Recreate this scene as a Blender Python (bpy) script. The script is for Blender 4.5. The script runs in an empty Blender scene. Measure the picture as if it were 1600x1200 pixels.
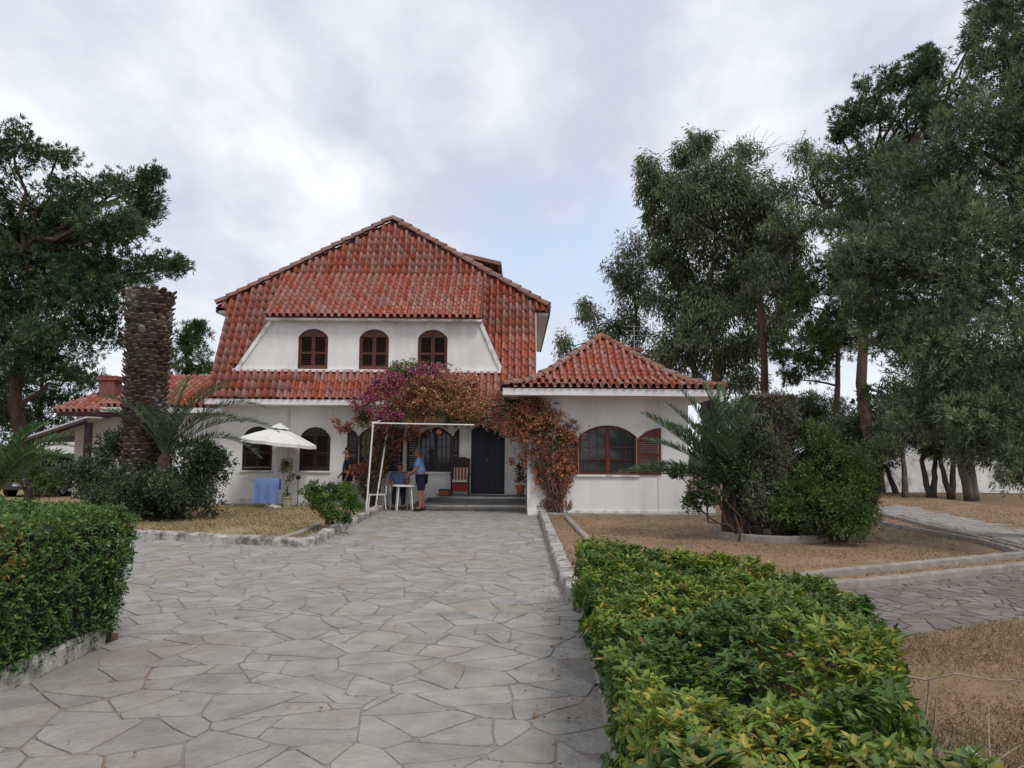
import bpy, bmesh, math, random
import numpy as np
from mathutils import Vector, Matrix, noise
from mathutils.geometry import tessellate_polygon
R = math.radians
rng = np.random.default_rng(7)
random.seed(7)
S = bpy.context.scene
COL = S.collection

# ------------------------------------------------------------------ camera
CAMLOC = Vector((0, 0, 1.7))
ROT = Matrix.Rotation(R(0.43), 3, 'Z') @ Matrix.Rotation(R(90 + 5.0), 3, 'X') @ Matrix.Rotation(R(0.5), 3, 'Z')
F = 1200.0
cd = bpy.data.cameras.new('camera'); cam = bpy.data.objects.new('camera', cd); COL.objects.link(cam)
cam.matrix_world = Matrix.Translation(CAMLOC) @ ROT.to_4x4()
cd.sensor_width = 36; cd.lens = 27.0; cd.clip_start = 0.05; cd.clip_end = 3000
S.camera = cam
S.render.resolution_x = 1024; S.render.resolution_y = 768

# ------------------------------------------------------------------ light
SUN_EL, SUN_AZ = 52.0, -35.0     # azimuth of the light's travel, measured from +Y: it comes from behind the camera on the right
w = bpy.data.worlds.new('World'); S.world = w; w.use_nodes = True
nt = w.node_tree; nt.nodes.clear(); N = nt.nodes.new; L = nt.links.new
out = N('ShaderNodeOutputWorld'); bg = N('ShaderNodeBackground'); L(bg.outputs[0], out.inputs[0])
sky = N('ShaderNodeTexSky'); sky.sky_type = 'NISHITA'; sky.sun_disc = False
sky.sun_elevation = R(SUN_EL); sky.sun_rotation = R(180 + SUN_AZ)
sky.air_density = 1.0; sky.dust_density = 1.5
bg.inputs[1].default_value = 0.1
tc = N('ShaderNodeTexCoord')
sep = N('ShaderNodeSeparateXYZ'); L(tc.outputs['Generated'], sep.inputs[0])
def M1(op, a, b=None, c=None):
    n = N('ShaderNodeMath'); n.operation = op
    for i, v in enumerate((a, b, c)):
        if v is None: continue
        if isinstance(v, (int, float)): n.inputs[i].default_value = v
        else: L(v, n.inputs[i])
    return n.outputs[0]
zz = M1('ADD', M1('MAXIMUM', sep.outputs[2], 0.0), 0.22)
px_ = M1('DIVIDE', sep.outputs[0], zz); py_ = M1('DIVIDE', sep.outputs[1], zz)
cmb = N('ShaderNodeCombineXYZ'); L(px_, cmb.inputs[0]); L(py_, cmb.inputs[1])
mp = N('ShaderNodeMapping'); L(cmb.outputs[0], mp.inputs[0])
mp.inputs['Rotation'].default_value = (0, 0, R(32)); mp.inputs['Scale'].default_value = (1.0, 0.62, 1); mp.inputs['Location'].default_value = (3.1, 1.3, 0)
n1 = N('ShaderNodeTexNoise'); L(mp.outputs[0], n1.inputs['Vector']); n1.inputs['Scale'].default_value = 2.6; n1.inputs['Detail'].default_value = 8; n1.inputs['Roughness'].default_value = 0.55; n1.inputs['Distortion'].default_value = 0.15
n2 = N('ShaderNodeTexNoise'); L(mp.outputs[0], n2.inputs['Vector']); n2.inputs['Scale'].default_value = 0.55; n2.inputs['Detail'].default_value = 3
sm = M1('ADD', M1('MULTIPLY', n1.outputs[0], 0.6), M1('MULTIPLY', n2.outputs[0], 0.4))
cr = N('ShaderNodeValToRGB'); L(sm, cr.inputs[0])
e = cr.color_ramp.elements
e[0].position = 0.42; e[0].color = (5.3, 5.6, 6.6, 1)
e[1].position = 0.60; e[1].color = (8.5, 8.6, 9.1, 1)
m_ = cr.color_ramp.elements.new(0.50); m_.color = (6.5, 6.8, 7.6, 1)
# opening in the cloud where blue shows, low above the wing
def direction(px, py):
    return (ROT @ Vector(((px - 800) / F, -(py - 600) / F, -1))).normalized()
vd = N('ShaderNodeVectorMath'); vd.operation = 'DOT_PRODUCT'; L(tc.outputs['Generated'], vd.inputs[0]); vd.inputs[1].default_value = direction(870, 415)
hole = N('ShaderNodeMapRange'); L(vd.outputs['Value'], hole.inputs[0]); hole.inputs[1].default_value = 0.980; hole.inputs[2].default_value = 1.0; hole.interpolation_type = 'SMOOTHSTEP'
n3 = N('ShaderNodeTexNoise'); L(mp.outputs[0], n3.inputs['Vector']); n3.inputs['Scale'].default_value = 3.2; n3.inputs['Detail'].default_value = 6
gap = N('ShaderNodeMapRange'); L(M1('ADD', n3.outputs[0], M1('MULTIPLY', hole.outputs[0], 0.32)), gap.inputs[0]); gap.inputs[1].default_value = 0.56; gap.inputs[2].default_value = 0.80; gap.interpolation_type = 'SMOOTHSTEP'
hs = N('ShaderNodeHueSaturation'); L(sky.outputs[0], hs.inputs['Color']); hs.inputs['Saturation'].default_value = 1.0; hs.inputs['Value'].default_value = 1.0
veil = N('ShaderNodeMixRGB'); veil.inputs[0].default_value = 0.5; L(hs.outputs[0], veil.inputs[1]); veil.inputs[2].default_value = (7.0, 8.4, 10.5, 1)
mx = N('ShaderNodeMixRGB'); L(M1('MULTIPLY', gap.outputs[0], M1('MULTIPLY', hole.outputs[0], 0.9)), mx.inputs[0]); L(cr.outputs[0], mx.inputs[1]); L(veil.outputs[0], mx.inputs[2])
# cloud is thinner and paler towards the horizon
hz = N('ShaderNodeMapRange'); L(sep.outputs[2], hz.inputs[0]); hz.inputs[1].default_value = 0.0; hz.inputs[2].default_value = 0.34; hz.inputs[3].default_value = 0.5; hz.inputs[4].default_value = 0.0
mh = N('ShaderNodeMixRGB'); L(hz.outputs[0], mh.inputs[0]); L(mx.outputs[0], mh.inputs[1]); mh.inputs[2].default_value = (7.3, 7.7, 8.6, 1)
L(mh.outputs[0], bg.inputs[0])

sd = bpy.data.lights.new('sun', 'SUN'); sun = bpy.data.objects.new('sun', sd); COL.objects.link(sun)
sd.energy = 1.5; sd.angle = R(18); sd.color = (1.0, 0.96, 0.9)
az = R(SUN_AZ)
dvec = Vector((math.sin(az) * math.cos(R(SUN_EL)), math.cos(az) * math.cos(R(SUN_EL)), -math.sin(R(SUN_EL))))
sun.rotation_euler = dvec.to_track_quat('-Z', 'Y').to_euler()
S.view_settings.view_transform = 'Standard'; S.view_settings.look = 'None'; S.view_settings.gamma = 1
S.view_settings.use_curve_mapping = False
S.view_settings.exposure = 0.28
S.render.engine = 'CYCLES'
try:
    S.cycles.max_bounces = 6; S.cycles.diffuse_bounces = 3; S.cycles.glossy_bounces = 2; S.cycles.transparent_max_bounces = 4
except Exception: pass

# ------------------------------------------------------------------ helpers
def at(px, py, Y):
    v = ROT @ Vector(((px - 800) / F, -(py - 600) / F, -1)); return CAMLOC + v * (Y / v.y)
def gp(px, py, z=0.0):
    v = ROT @ Vector(((px - 800) / F, -(py - 600) / F, -1)); return CAMLOC + v * ((z - CAMLOC.z) / v.z)
WL = {}
def tag(o, label=None, cat=None, group=None, kind=None):
    for k, v in (('label', label), ('category', cat), ('group', group), ('kind', kind)):
        if v: o[k] = v
    return o
def thing(name, loc, label, cat, group=None):
    o = bpy.data.objects.new(name, None); COL.objects.link(o); o.location = loc; o.empty_display_size = 0.2
    WL[o.name] = Vector(loc); return tag(o, label, cat, group)
def mk(name, verts, faces, mat, parent=None, smooth=False, kind=None, origin=None, mats=None, midx=None, col=None):
    V = np.asarray(verts, dtype=np.float64).reshape(-1, 3)
    o0 = np.array(origin if origin is not None else ((V.min(0) + V.max(0)) / 2 * np.array([1, 1, 0]) + np.array([0, 0, V[:, 2].min()])))
    me = bpy.data.meshes.new(name)
    if isinstance(faces, np.ndarray):
        n, k = faces.shape; Vf = (V - o0).astype(np.float32)
        me.vertices.add(len(V)); me.vertices.foreach_set('co', Vf.ravel())
        me.loops.add(n * k); me.loops.foreach_set('vertex_index', faces.astype(np.int32).ravel())
        me.polygons.add(n); me.polygons.foreach_set('loop_start', np.arange(0, n * k, k, dtype=np.int32))
        try: me.polygons.foreach_set('loop_total', np.full(n, k, dtype=np.int32))
        except Exception: pass
        me.update(calc_edges=True)
    else:
        me.from_pydata([tuple(v) for v in (V - o0)], [], faces); me.update()
    for m in (mats or [mat]): me.materials.append(m)
    if midx is not None: me.polygons.foreach_set('material_index', np.asarray(midx, dtype=np.int32))
    if col is not None:
        a = me.color_attributes.new('tint', 'FLOAT_COLOR', 'POINT')
        c4 = np.ones((len(V), 4), dtype=np.float32); c4[:, :3] = col; a.data.foreach_set('color', c4.ravel())
    if smooth: me.polygons.foreach_set('use_smooth', np.ones(len(me.polygons), dtype=bool))
    o = bpy.data.objects.new(name, me); COL.objects.link(o)
    return put(o, Vector(o0), parent, kind)
def put(o, loc, parent, kind=None):
    WL[o.name] = Vector(loc)
    if parent is not None: o.parent = parent; o.location = Vector(loc) - WL[parent.name]
    else: o.location = loc
    if kind: o['kind'] = kind
    return o
class MB:
    def __init__(s): s.v = []; s.f = []
    def add(s, v, f):
        b = len(s.v); s.v += [tuple(x) for x in v]; s.f += [tuple(i + b for i in q) for q in f]; return s
    def box(s, x0, x1, y0, y1, z0, z1, m=None):
        v = [Vector((x, y, z)) for z in (z0, z1) for y in (y0, y1) for x in (x0, x1)]
        if m: v = [m @ q for q in v]
        return s.add(v, [(0, 2, 3, 1), (4, 5, 7, 6), (0, 1, 5, 4), (2, 6, 7, 3), (0, 4, 6, 2), (1, 3, 7, 5)])
    def tube(s, pts, rad, n=8, cap=True):
        pts = [Vector(p) for p in pts]
        if isinstance(rad, (int, float)): rad = [rad] * len(pts)
        b = len(s.v); up = Vector((0, 0, 1)); prev = None
        for i, p in enumerate(pts):
            d = (pts[min(i + 1, len(pts) - 1)] - pts[max(i - 1, 0)]).normalized()
            if prev is None: a = d.cross(up if abs(d.z) < .95 else Vector((1, 0, 0))).normalized()
            else: a = (prev - d * prev.dot(d)).normalized()
            prev = a; c = d.cross(a)
            for k in range(n):
                t = 2 * math.pi * k / n; q = p + (a * math.cos(t) + c * math.sin(t)) * rad[i]; s.v.append(tuple(q))
        for i in range(len(pts) - 1):
            for k in range(n):
                s.f.append((b + i * n + k, b + i * n + (k + 1) % n, b + (i + 1) * n + (k + 1) % n, b + (i + 1) * n + k))
        if cap: s.f.append(tuple(b + k for k in range(n))[::-1]); s.f.append(tuple(b + (len(pts) - 1) * n + k for k in range(n)))
        return s
    def lathe(s, c, prof, n=16):
        b = len(s.v)
        for r, z in prof:
            for k in range(n):
                t = 2 * math.pi * k / n; s.v.append((c[0] + r * math.cos(t), c[1] + r * math.sin(t), c[2] + z))
        for i in range(len(prof) - 1):
            for k in range(n): s.f.append((b + i * n + k, b + i * n + (k + 1) % n, b + (i + 1) * n + (k + 1) % n, b + (i + 1) * n + k))
        return s
    def ell(s, c, r, nu=10, nv=7):
        return s.add(*ellipsoid(c, r, nu, nv))
    def prism(s, poly, y0, y1):   # poly in XZ
        n = len(poly); v = [(x, y0, z) for x, z in poly] + [(x, y1, z) for x, z in poly]
        f = [tuple(range(n)), tuple(range(2 * n - 1, n - 1, -1))] + [(i, i + n, (i + 1) % n + n, (i + 1) % n) for i in range(n)]
        return s.add(v, f)
    def build(s, name, mat, parent=None, **k): return mk(name, s.v, s.f, mat, parent, **k)
def ellipsoid(c, r, nu=10, nv=7):
    v = []; f = []
    for j in range(1, nv):
        p = math.pi * j / nv
        for i in range(nu):
            t = 2 * math.pi * i / nu; v.append((c[0] + r[0] * math.sin(p) * math.cos(t), c[1] + r[1] * math.sin(p) * math.sin(t), c[2] + r[2] * math.cos(p)))
    for j in range(nv - 2):
        for i in range(nu): f.append((j * nu + i, (j + 1) * nu + i, (j + 1) * nu + (i + 1) % nu, j * nu + (i + 1) % nu))
    t = len(v); v.append((c[0], c[1], c[2] + r[2])); v.append((c[0], c[1], c[2] - r[2]))
    for i in range(nu): f.append((t, i, (i + 1) % nu)); f.append((t + 1, (nv - 2) * nu + (i + 1) % nu, (nv - 2) * nu + i))
    return v, f

# ------------------------------------------------------------------ materials
def mat(name, c1, c2=None, scale=6.0, rough=0.8, bump=0.0, detail=5, island=0.0, c3=None, s3=1.0, amt3=0.5, spec=0.3, stretch=None, bscale=None, gen=False, th3=(0.5, 0.66)):
    m = bpy.data.materials.new(name); m.use_nodes = True; nt = m.node_tree; p = nt.nodes['Principled BSDF']
    N = nt.nodes.new; L = nt.links.new
    p.inputs['Roughness'].default_value = rough; p.inputs['Specular IOR Level'].default_value = spec
    geo = N('ShaderNodeNewGeometry'); vec = geo.outputs['Position']
    if stretch:
        q = N('ShaderNodeMapping'); L(vec, q.inputs[0]); q.inputs['Scale'].default_value = stretch; vec = q.outputs[0]
    colr = None
    if c2 is not None:
        n = N('ShaderNodeTexNoise'); L(vec, n.inputs['Vector']); n.inputs['Scale'].default_value = scale; n.inputs['Detail'].default_value = detail; n.inputs['Roughness'].default_value = 0.62
        mr = N('ShaderNodeMapRange'); L(n.outputs[0], mr.inputs[0]); mr.inputs[1].default_value = 0.33; mr.inputs[2].default_value = 0.67
        x = N('ShaderNodeMixRGB'); L(mr.outputs[0], x.inputs[0]); x.inputs[1].default_value = (*c1, 1); x.inputs[2].default_value = (*c2, 1); colr = x.outputs[0]
        if c3 is not None:
            n = N('ShaderNodeTexNoise'); L(vec, n.inputs['Vector']); n.inputs['Scale'].default_value = s3; n.inputs['Detail'].default_value = 6; n.inputs['Roughness'].default_value = 0.65
            mr = N('ShaderNodeMapRange'); L(n.outputs[0], mr.inputs[0]); mr.inputs[1].default_value = th3[0]; mr.inputs[2].default_value = th3[1]; mr.inputs[4].default_value = amt3
            x = N('ShaderNodeMixRGB'); L(mr.outputs[0], x.inputs[0]); L(colr, x.inputs[1]); x.inputs[2].default_value = (*c3, 1); colr = x.outputs[0]
    if island:
        oi = N('ShaderNodeObjectInfo'); a = N('ShaderNodeMath'); a.operation = 'ADD'; L(geo.outputs['Random Per Island'], a.inputs[0]); L(oi.outputs['Random'], a.inputs[1])
        fr = N('ShaderNodeMath'); fr.operation = 'FRACT'; L(a.outputs[0], fr.inputs[0])
        mr = N('ShaderNodeMapRange'); L(fr.outputs[0], mr.inputs[0]); mr.inputs[3].default_value = 1 - island; mr.inputs[4].default_value = 1 + island
        h = N('ShaderNodeHueSaturation'); L(mr.outputs[0], h.inputs['Value'])
        f2 = N('ShaderNodeMath'); f2.operation = 'MULTIPLY'; L(fr.outputs[0], f2.inputs[0]); f2.inputs[1].default_value = 7.31
        f3 = N('ShaderNodeMath'); f3.operation = 'FRACT'; L(f2.outputs[0], f3.inputs[0])
        m2 = N('ShaderNodeMapRange'); L(f3.outputs[0], m2.inputs[0]); m2.inputs[3].default_value = 0.75; m2.inputs[4].default_value = 1.2; L(m2.outputs[0], h.inputs['Saturation'])
        if colr: L(colr, h.inputs['Color'])
        else: h.inputs['Color'].default_value = (*c1, 1)
        colr = h.outputs[0]
    if colr: L(colr, p.inputs['Base Color'])
    else: p.inputs['Base Color'].default_value = (*c1, 1)
    if bump:
        n = N('ShaderNodeTexNoise'); L(vec, n.inputs['Vector']); n.inputs['Scale'].default_value = bscale or scale * 4; n.inputs['Detail'].default_value = 6
        b = N('ShaderNodeBump'); L(n.outputs[0], b.inputs['Height']); b.inputs['Strength'].default_value = bump; b.inputs['Distance'].default_value = 0.02; L(b.outputs[0], p.inputs['Normal'])
    return m
def leafmat(name, rough=0.5, trans=0.25, spec=0.4, obj_cols=None):
    m = bpy.data.materials.new(name); m.use_nodes = True; nt = m.node_tree; p = nt.nodes['Principled BSDF']; o = nt.nodes['Material Output']
    N = nt.nodes.new; L = nt.links.new
    if obj_cols:
        oi = N('ShaderNodeObjectInfo'); r = N('ShaderNodeValToRGB'); L(oi.outputs['Random'], r.inputs[0]); r.color_ramp.interpolation = 'LINEAR'
        r.color_ramp.elements[0].color = (*obj_cols[0], 1); r.color_ramp.elements[1].color = (*obj_cols[-1], 1)
        for i, c in enumerate(obj_cols[1:-1]):
            q = r.color_ramp.elements.new((i + 1) / (len(obj_cols) - 1)); q.color = (*c, 1)
        c = r.outputs[0]
    else:
        a = N('ShaderNodeVertexColor'); a.layer_name = 'tint'; c = a.outputs[0]
    L(c, p.inputs['Base Color']); p.inputs['Roughness'].default_value = rough; p.inputs['Specular IOR Level'].default_value = spec
    t = N('ShaderNodeBsdfTranslucent'); L(c, t.inputs[0]); x = N('ShaderNodeMixShader'); x.inputs[0].default_value = trans
    L(p.outputs[0], x.inputs[1]); L(t.outputs[0], x.inputs[2]); L(x.outputs[0], o.inputs[0])
    return m
MT = dict(
 wall=mat('white_stucco', (.76, .75, .72), (.69, .68, .65), 1.2, .9, .35, c3=(.52, .49, .44), s3=1.3, amt3=.5, stretch=(1.6, 1.6, .35), bscale=60),
 trim=mat('painted_trim', (.78, .77, .74), (.66, .65, .62), 3, .8, .2, c3=(.30, .28, .25), s3=2.4, amt3=.75, bscale=40, th3=(.5, .62)),
 fascia=mat('white_fascia', (.76, .75, .72), (.66, .64, .60), 3, .8, .1, c3=(.42, .40, .36), s3=1.3, amt3=.4),
 tile=mat('clay_tile', (.36, .138, .105), (.31, .118, .090), 5, .95, .3, spec=.08, island=.09, c3=(.27, .125, .095), s3=1.5, amt3=.35, bscale=50),
 tilebed=mat('tile_bed', (.16, .055, .035), (.10, .04, .03), 6, .95, .2),
 ridge=mat('mortar_ridge', (.24, .135, .10), (.18, .105, .08), 7, .95, .5, island=.12, c3=(.26, .095, .07), s3=3, amt3=.7),
 shutter=mat('stained_wood', (.125, .038, .020), (.065, .022, .014), 9, .45, .1, stretch=(1, 1, .25)),
 shutdark=mat('dark_stained_wood', (.022, .013, .012), (.034, .019, .015), 9, .5, .1),
 doorm=mat('painted_door', (.008, .010, .018), (.011, .014, .024), 5, .4, .05),
 glass=mat('window_glass', (.03, .032, .035), None, rough=.08, spec=.5),
 curtain=mat('curtain', (.09, .08, .072), (.05, .046, .042), 3, .9, stretch=(9, 9, .6)),
 stone=mat('flagstone', (.35, .334, .304), (.235, .224, .203), 3.0, .9, .8, spec=.12, island=.09, detail=9, c3=(.27, .215, .165), s3=.55, amt3=.55, bscale=26),
 stone2=mat('brown_flagstone', (.205, .175, .155), (.135, .115, .10), 4.6, .88, .45, island=.22, c3=(.20, .145, .115), s3=1.1, amt3=.6, bscale=34),
 bed=mat('mortar_joint', (.27, .25, .225), (.20, .185, .165), 3, .95, .5, spec=.1, c3=(.24, .15, .10), s3=.6, amt3=.85, bscale=60, th3=(.54, .64)),
 kerb=mat('whitewashed_kerb', (.48, .46, .42), (.30, .275, .245), 5, .95, .8, c3=(.12, .105, .09), s3=4, amt3=.9, bscale=30, th3=(.48, .60)),
 kerb2=mat('concrete_edging', (.33, .29, .245), (.24, .21, .18), 5, .95, .5, c3=(.20, .17, .14), s3=3, amt3=.6),
 lawn=mat('dry_soil_lawn', (.29, .195, .12), (.21, .138, .082), 2.2, .95, .8, c3=(.13, .12, .045), s3=.8, amt3=.65, bscale=25),
 lawn2=mat('straw_lawn', (.34, .255, .150), (.27, .195, .115), 2.2, .95, .8, c3=(.17, .17, .06), s3=.8, amt3=.65, bscale=25),
 ground=mat('earth', (.20, .13, .075), (.14, .09, .05), 1.2, .95, .6, c3=(.09, .10, .04), s3=.25, amt3=.6),
 step=mat('step_stone', (.24, .225, .20), (.16, .15, .135), 4, .8, .3, c3=(.10, .085, .07), s3=3, amt3=.6),
 white=mat('white_plastic', (.78, .77, .74), (.70, .69, .66), 4, .5),
 whitem=mat('chipped_white_metal', (.74, .73, .70), (.66, .64, .60), 10, .5, c3=(.20, .08, .04), s3=7, amt3=.9, th3=(.58, .64)),
 metal=mat('grey_metal', (.32, .33, .34), (.24, .25, .26), 8, .45), black=mat('black_metal', (.02, .02, .022), None, rough=.5),
 canvas=mat('parasol_canvas', (.74, .73, .69), (.62, .61, .57), 3, .9, .1), towel=mat('blue_towel', (.17, .25, .48), (.13, .20, .41), 8, .95, .2),
 terracotta=mat('terracotta', (.34, .11, .06), (.26, .09, .05), 8, .85), claypot=mat('pale_pot', (.42, .37, .30), (.34, .30, .25), 8, .85),
 bark=mat('pine_bark', (.10, .065, .045), (.05, .033, .025), 7, .95, .8, stretch=(1, 1, .3)), greybark=mat('grey_bark', (.12, .103, .085), (.06, .052, .045), 5, .95, .6, stretch=(1, 1, .3)),
 palmbark=mat('palm_fibre', (.10, .068, .048), (.05, .034, .026), 12, .95, .9),
 palmscale=mat('palm_leaf_base', (.12, .085, .065), (.065, .047, .038), 14, .9, .5, island=.5, c3=(.33, .30, .27), s3=.9, amt3=.8, th3=(.50, .62)),
 skin=mat('skin', (.30, .15, .095), (.26, .125, .08), 14, .6), hair=mat('grey_hair', (.16, .15, .14), (.08, .075, .07), 40, .9), darkhair=mat('dark_hair', (.03, .025, .022), None, rough=.9),
 shirtb=mat('light_blue_shirt', (.17, .30, .55), (.14, .25, .47), 9, .9, .2), shirtg=mat('grey_blue_shirt', (.13, .17, .27), (.10, .13, .21), 9, .9, .2), shirtd=mat('dark_tee', (.015, .017, .03), (.02, .022, .035), 9, .9),
 navy=mat('navy_cloth', (.016, .020, .040), (.012, .015, .03), 9, .9), shoe=mat('dark_leather', (.02, .015, .012), None, rough=.6),
 wood=mat('dark_chair_wood', (.035, .018, .012), (.02, .012, .01), 10, .5), stripe=mat('cream_fabric', (.55, .46, .36), (.48, .40, .31), 8, .9), red=mat('red_fabric', (.20, .03, .025), None, rough=.9),
 slatw=mat('weathered_wood', (.30, .23, .17), (.22, .17, .13), 10, .8), brick=mat('chimney_clay', (.22, .085, .065), (.16, .062, .048), 6, .9, .3),
 steelroof=mat('pale_roof_sheet', (.52, .50, .46), (.40, .385, .35), 3, .7), carm=mat('dark_car_paint', (.025, .028, .034), None, rough=.25, spec=.6), rubber=mat('rubber', (.015, .015, .015), None, rough=.8),
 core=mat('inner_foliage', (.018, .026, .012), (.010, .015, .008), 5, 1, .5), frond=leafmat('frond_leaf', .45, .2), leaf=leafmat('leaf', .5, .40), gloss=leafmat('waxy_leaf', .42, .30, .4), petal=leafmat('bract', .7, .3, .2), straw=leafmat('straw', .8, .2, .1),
 hedge_r=leafmat('hedge_leaf_yellow_green', .38, .2, .5, [(.035, .085, .015), (.06, .12, .018), (.09, .15, .022), (.14, .17, .03), (.24, .20, .035), (.05, .10, .018)]),  # right hedge's own leaf colours, green to yellow, picked per leaf
 hedge_l=leafmat('hedge_leaf_dark', .38, .2, .5, [(.03, .075, .014), (.04, .10, .018), (.06, .12, .02), (.03, .07, .015)]),
 litter=leafmat('dead_leaf', .9, .1, .1, [(.20, .09, .04), (.30, .16, .08), (.14, .07, .04), (.35, .25, .14)]),
 cablem=mat('cable', (.45, .43, .40), None, rough=.7), lampm=mat('lamp_shade_peach', (.60, .30, .18), None, rough=.5), winter=mat('dry_twig', (.30, .25, .19), (.20, .16, .12), 10, .9),
)

# ------------------------------------------------------------------ foliage tools
def unit(a): return a / np.maximum(np.linalg.norm(a, axis=1, keepdims=True), 1e-9)
def leaves(name, P, D, Nn, ln, wd, col, m, parent=None, kind='stuff', fold=.18, curl=0.0, quad=False):
    """one diamond leaf per point: base P, direction D, face normal Nn"""
    n = len(P); D = unit(D); S_ = unit(np.cross(D, Nn)); U = np.cross(S_, D)
    ln = np.broadcast_to(np.asarray(ln, float), (n,))[:, None]; wd = np.broadcast_to(np.asarray(wd, float), (n,))[:, None]
    if quad:
        V = np.stack([P, P + D * ln * .35 + S_ * wd * .5 + U * wd * fold, P + D * ln * .75 + S_ * wd * .38 + U * wd * fold * .7 - U * ln * curl * .5, P + D * ln - U * ln * curl,
                      P + D * ln * .75 - S_ * wd * .38 + U * wd * fold * .7 - U * ln * curl * .5, P + D * ln * .35 - S_ * wd * .5 + U * wd * fold], 1)
        base = np.arange(n)[:, None] * 6
        Fc = np.concatenate([base + np.array([[0, 1, 2, 3]]), base + np.array([[0, 3, 4, 5]])], 0); k = 6
    else:
        V = np.stack([P, P + D * ln * .45 + S_ * wd * .5 + U * wd * fold, P + D * ln - U * ln * curl, P + D * ln * .45 - S_ * wd * .5 + U * wd * fold], 1)
        base = np.arange(n)[:, None] * 4
        Fc = np.concatenate([base + np.array([[0, 1, 2]]), base + np.array([[0, 2, 3]])], 0); k = 4
    C = np.repeat(np.asarray(col, float).reshape(n, 3), k, axis=0)
    return mk(name, V.reshape(-1, 3), Fc, m, parent, kind=kind, col=C)
def inball(n, p=.45):
    d = unit(rng.normal(size=(n, 3))); return d * (rng.random((n, 1)) ** p)
def palette(n, cols, jit=.18, wts=None):
    c = np.array(cols)[rng.choice(len(cols), n, p=wts)]
    return np.clip(c * (1 + rng.normal(0, jit, (n, 1))), .003, 1) * (1 + rng.normal(0, .05, (n, 3)))
def sprigs(P, O, k, spread, up=.2, rand=.6, down=0.0):
    """k leaves round every twig point P pointing along outward O"""
    n = len(P); Pn = np.repeat(P, k, 0); On = np.repeat(O, k, 0)
    d = unit(On + rng.normal(0, rand, (n * k, 3)) + np.array([0, 0, up - down])); Pn = Pn + rng.normal(0, spread, (n * k, 3))
    return Pn, d
def puffs(specs, dens, k=8, la=.001):
    """specs: (centre, radii) ellipsoids -> points and outward directions; dens points per m3-ish surface"""
    Ps, Os, Id = [], [], []
    for i, (c, r) in enumerate(specs):
        r = np.array(r); n = max(5, int(dens * math.pi * r[0] * r[2] / la / k))
        b = inball(n, .4); Ps.append(np.array(c) + b * r); Os.append(unit(b / r * r.mean() + 1e-6)); Id += [i] * n
    return np.concatenate(Ps), np.concatenate(Os), np.array(Id)
def pix(specs, Y, dj=.6, df=1.0):
    """ellipses seen in the photograph (px, py, rx, ry[, depth]) -> ellipsoids standing at depth Y"""
    o = []
    for s in specs:
        y = s[4] if len(s) > 4 else Y + rng.uniform(-dj, dj)
        c = at(s[0], s[1], y); k = y / F; o.append((tuple(c), (s[2] * k, max(s[2], s[3]) * k * df * .8, s[3] * k)))
    return o
def subpuff(specs, n, f=.42):
    """break each ellipsoid into smaller uneven clumps"""
    o = []
    for c, r in specs:
        for _ in range(n):
            b = inball(1, .33)[0] * (1 - f * .6); k = f * 1.18 * rng.uniform(.6, 1.25); o.append((tuple(np.array(c) + b * np.array(r)), tuple(np.array(r) * k * rng.uniform(.8, 1.2, 3))))
    return o
def limb(mb, a, b, r0, r1, n=6, wob=.06, k=5):
    a = Vector(a); b = Vector(b); Ld = (b - a).length; pts = [a]
    for i in range(1, k): pts.append(a.lerp(b, i / k) + Vector(rng.normal(0, wob * Ld / 3, 3)))
    pts.append(b); mb.tube(pts, [r0 + (r1 - r0) * i / k for i in range(k + 1)], n); return pts

# ------------------------------------------------------------------ ground, lawns, paving
PAVE = [(-3.6, 0.3), (0.5, 0.3), (0.52, 4.1), (0.7, 8.3), (2.6, 6.6), (4.0, 7.4), (5.3, 8.1), (16, 13), (16, 18), (7.9, 11.9), (4.3, 10.0), (0.62, 8.85), (0.62, 20.8), (0.3, 21.9), (-3.9, 21.9), (-3.6, 13.7), (-7.2, 14.75), (-22, 19), (-22, 11.5), (-7.6, 8.9), (-3.5, 7.1)]
def inpoly(p, poly):
    x, y = p; c = False; n = len(poly)
    for i in range(n):
        x1, y1 = poly[i]; x2, y2 = poly[(i + 1) % n]
        if (y1 > y) != (y2 > y) and x < (x2 - x1) * (y - y1) / (y2 - y1) + x1: c = not c
    return c
mk('ground', [(-900, -60, -.03), (900, -60, -.03), (900, 1600, -.03), (-900, 1600, -.03)], [(0, 1, 2, 3)], MT['ground'], kind='structure')
def sheet(name, poly, z, m, kind='structure', parent=None, side=.1):
    tri = tessellate_polygon([[Vector((x, y, 0)) for x, y in poly]]); n = len(poly)
    v = [(x, y, z) for x, y in poly] + [(x, y, z - side) for x, y in poly]
    f = []
    for t in tri:
        a, b, c = [Vector((*poly[i], 0)) for i in t]
        f.append(tuple(t) if (b - a).cross(c - a).z > 0 else tuple(t)[::-1])
    f += [(i, (i + 1) % n, (i + 1) % n + n, i + n) for i in range(n)]
    return mk(name, v, f, m, parent, kind=kind)
drive = sheet('driveway', [(-22, .2), (1.2, .2), (2.0, 6.0), (5, 7.6), (16, 12.6), (16, 18), (7.9, 12.1), (.75, 9.0), (.75, 21.95), (-4.0, 21.95), (-3.9, 14.0), (-22, 19.2)], 0.0, MT['bed'], side=.02)
def clip(poly, a, b, c):   # keep ax+by<=c
    o = []
    for i in range(len(poly)):
        p, q = poly[i], poly[(i + 1) % len(poly)]; dp = a * p[0] + b * p[1] - c; dq = a * q[0] + b * q[1] - c
        if dp <= 0: o.append(p)
        if dp * dq < 0: t = dp / (dp - dq); o.append((p[0] + (q[0] - p[0]) * t, p[1] + (q[1] - p[1]) * t))
    return o
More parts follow.
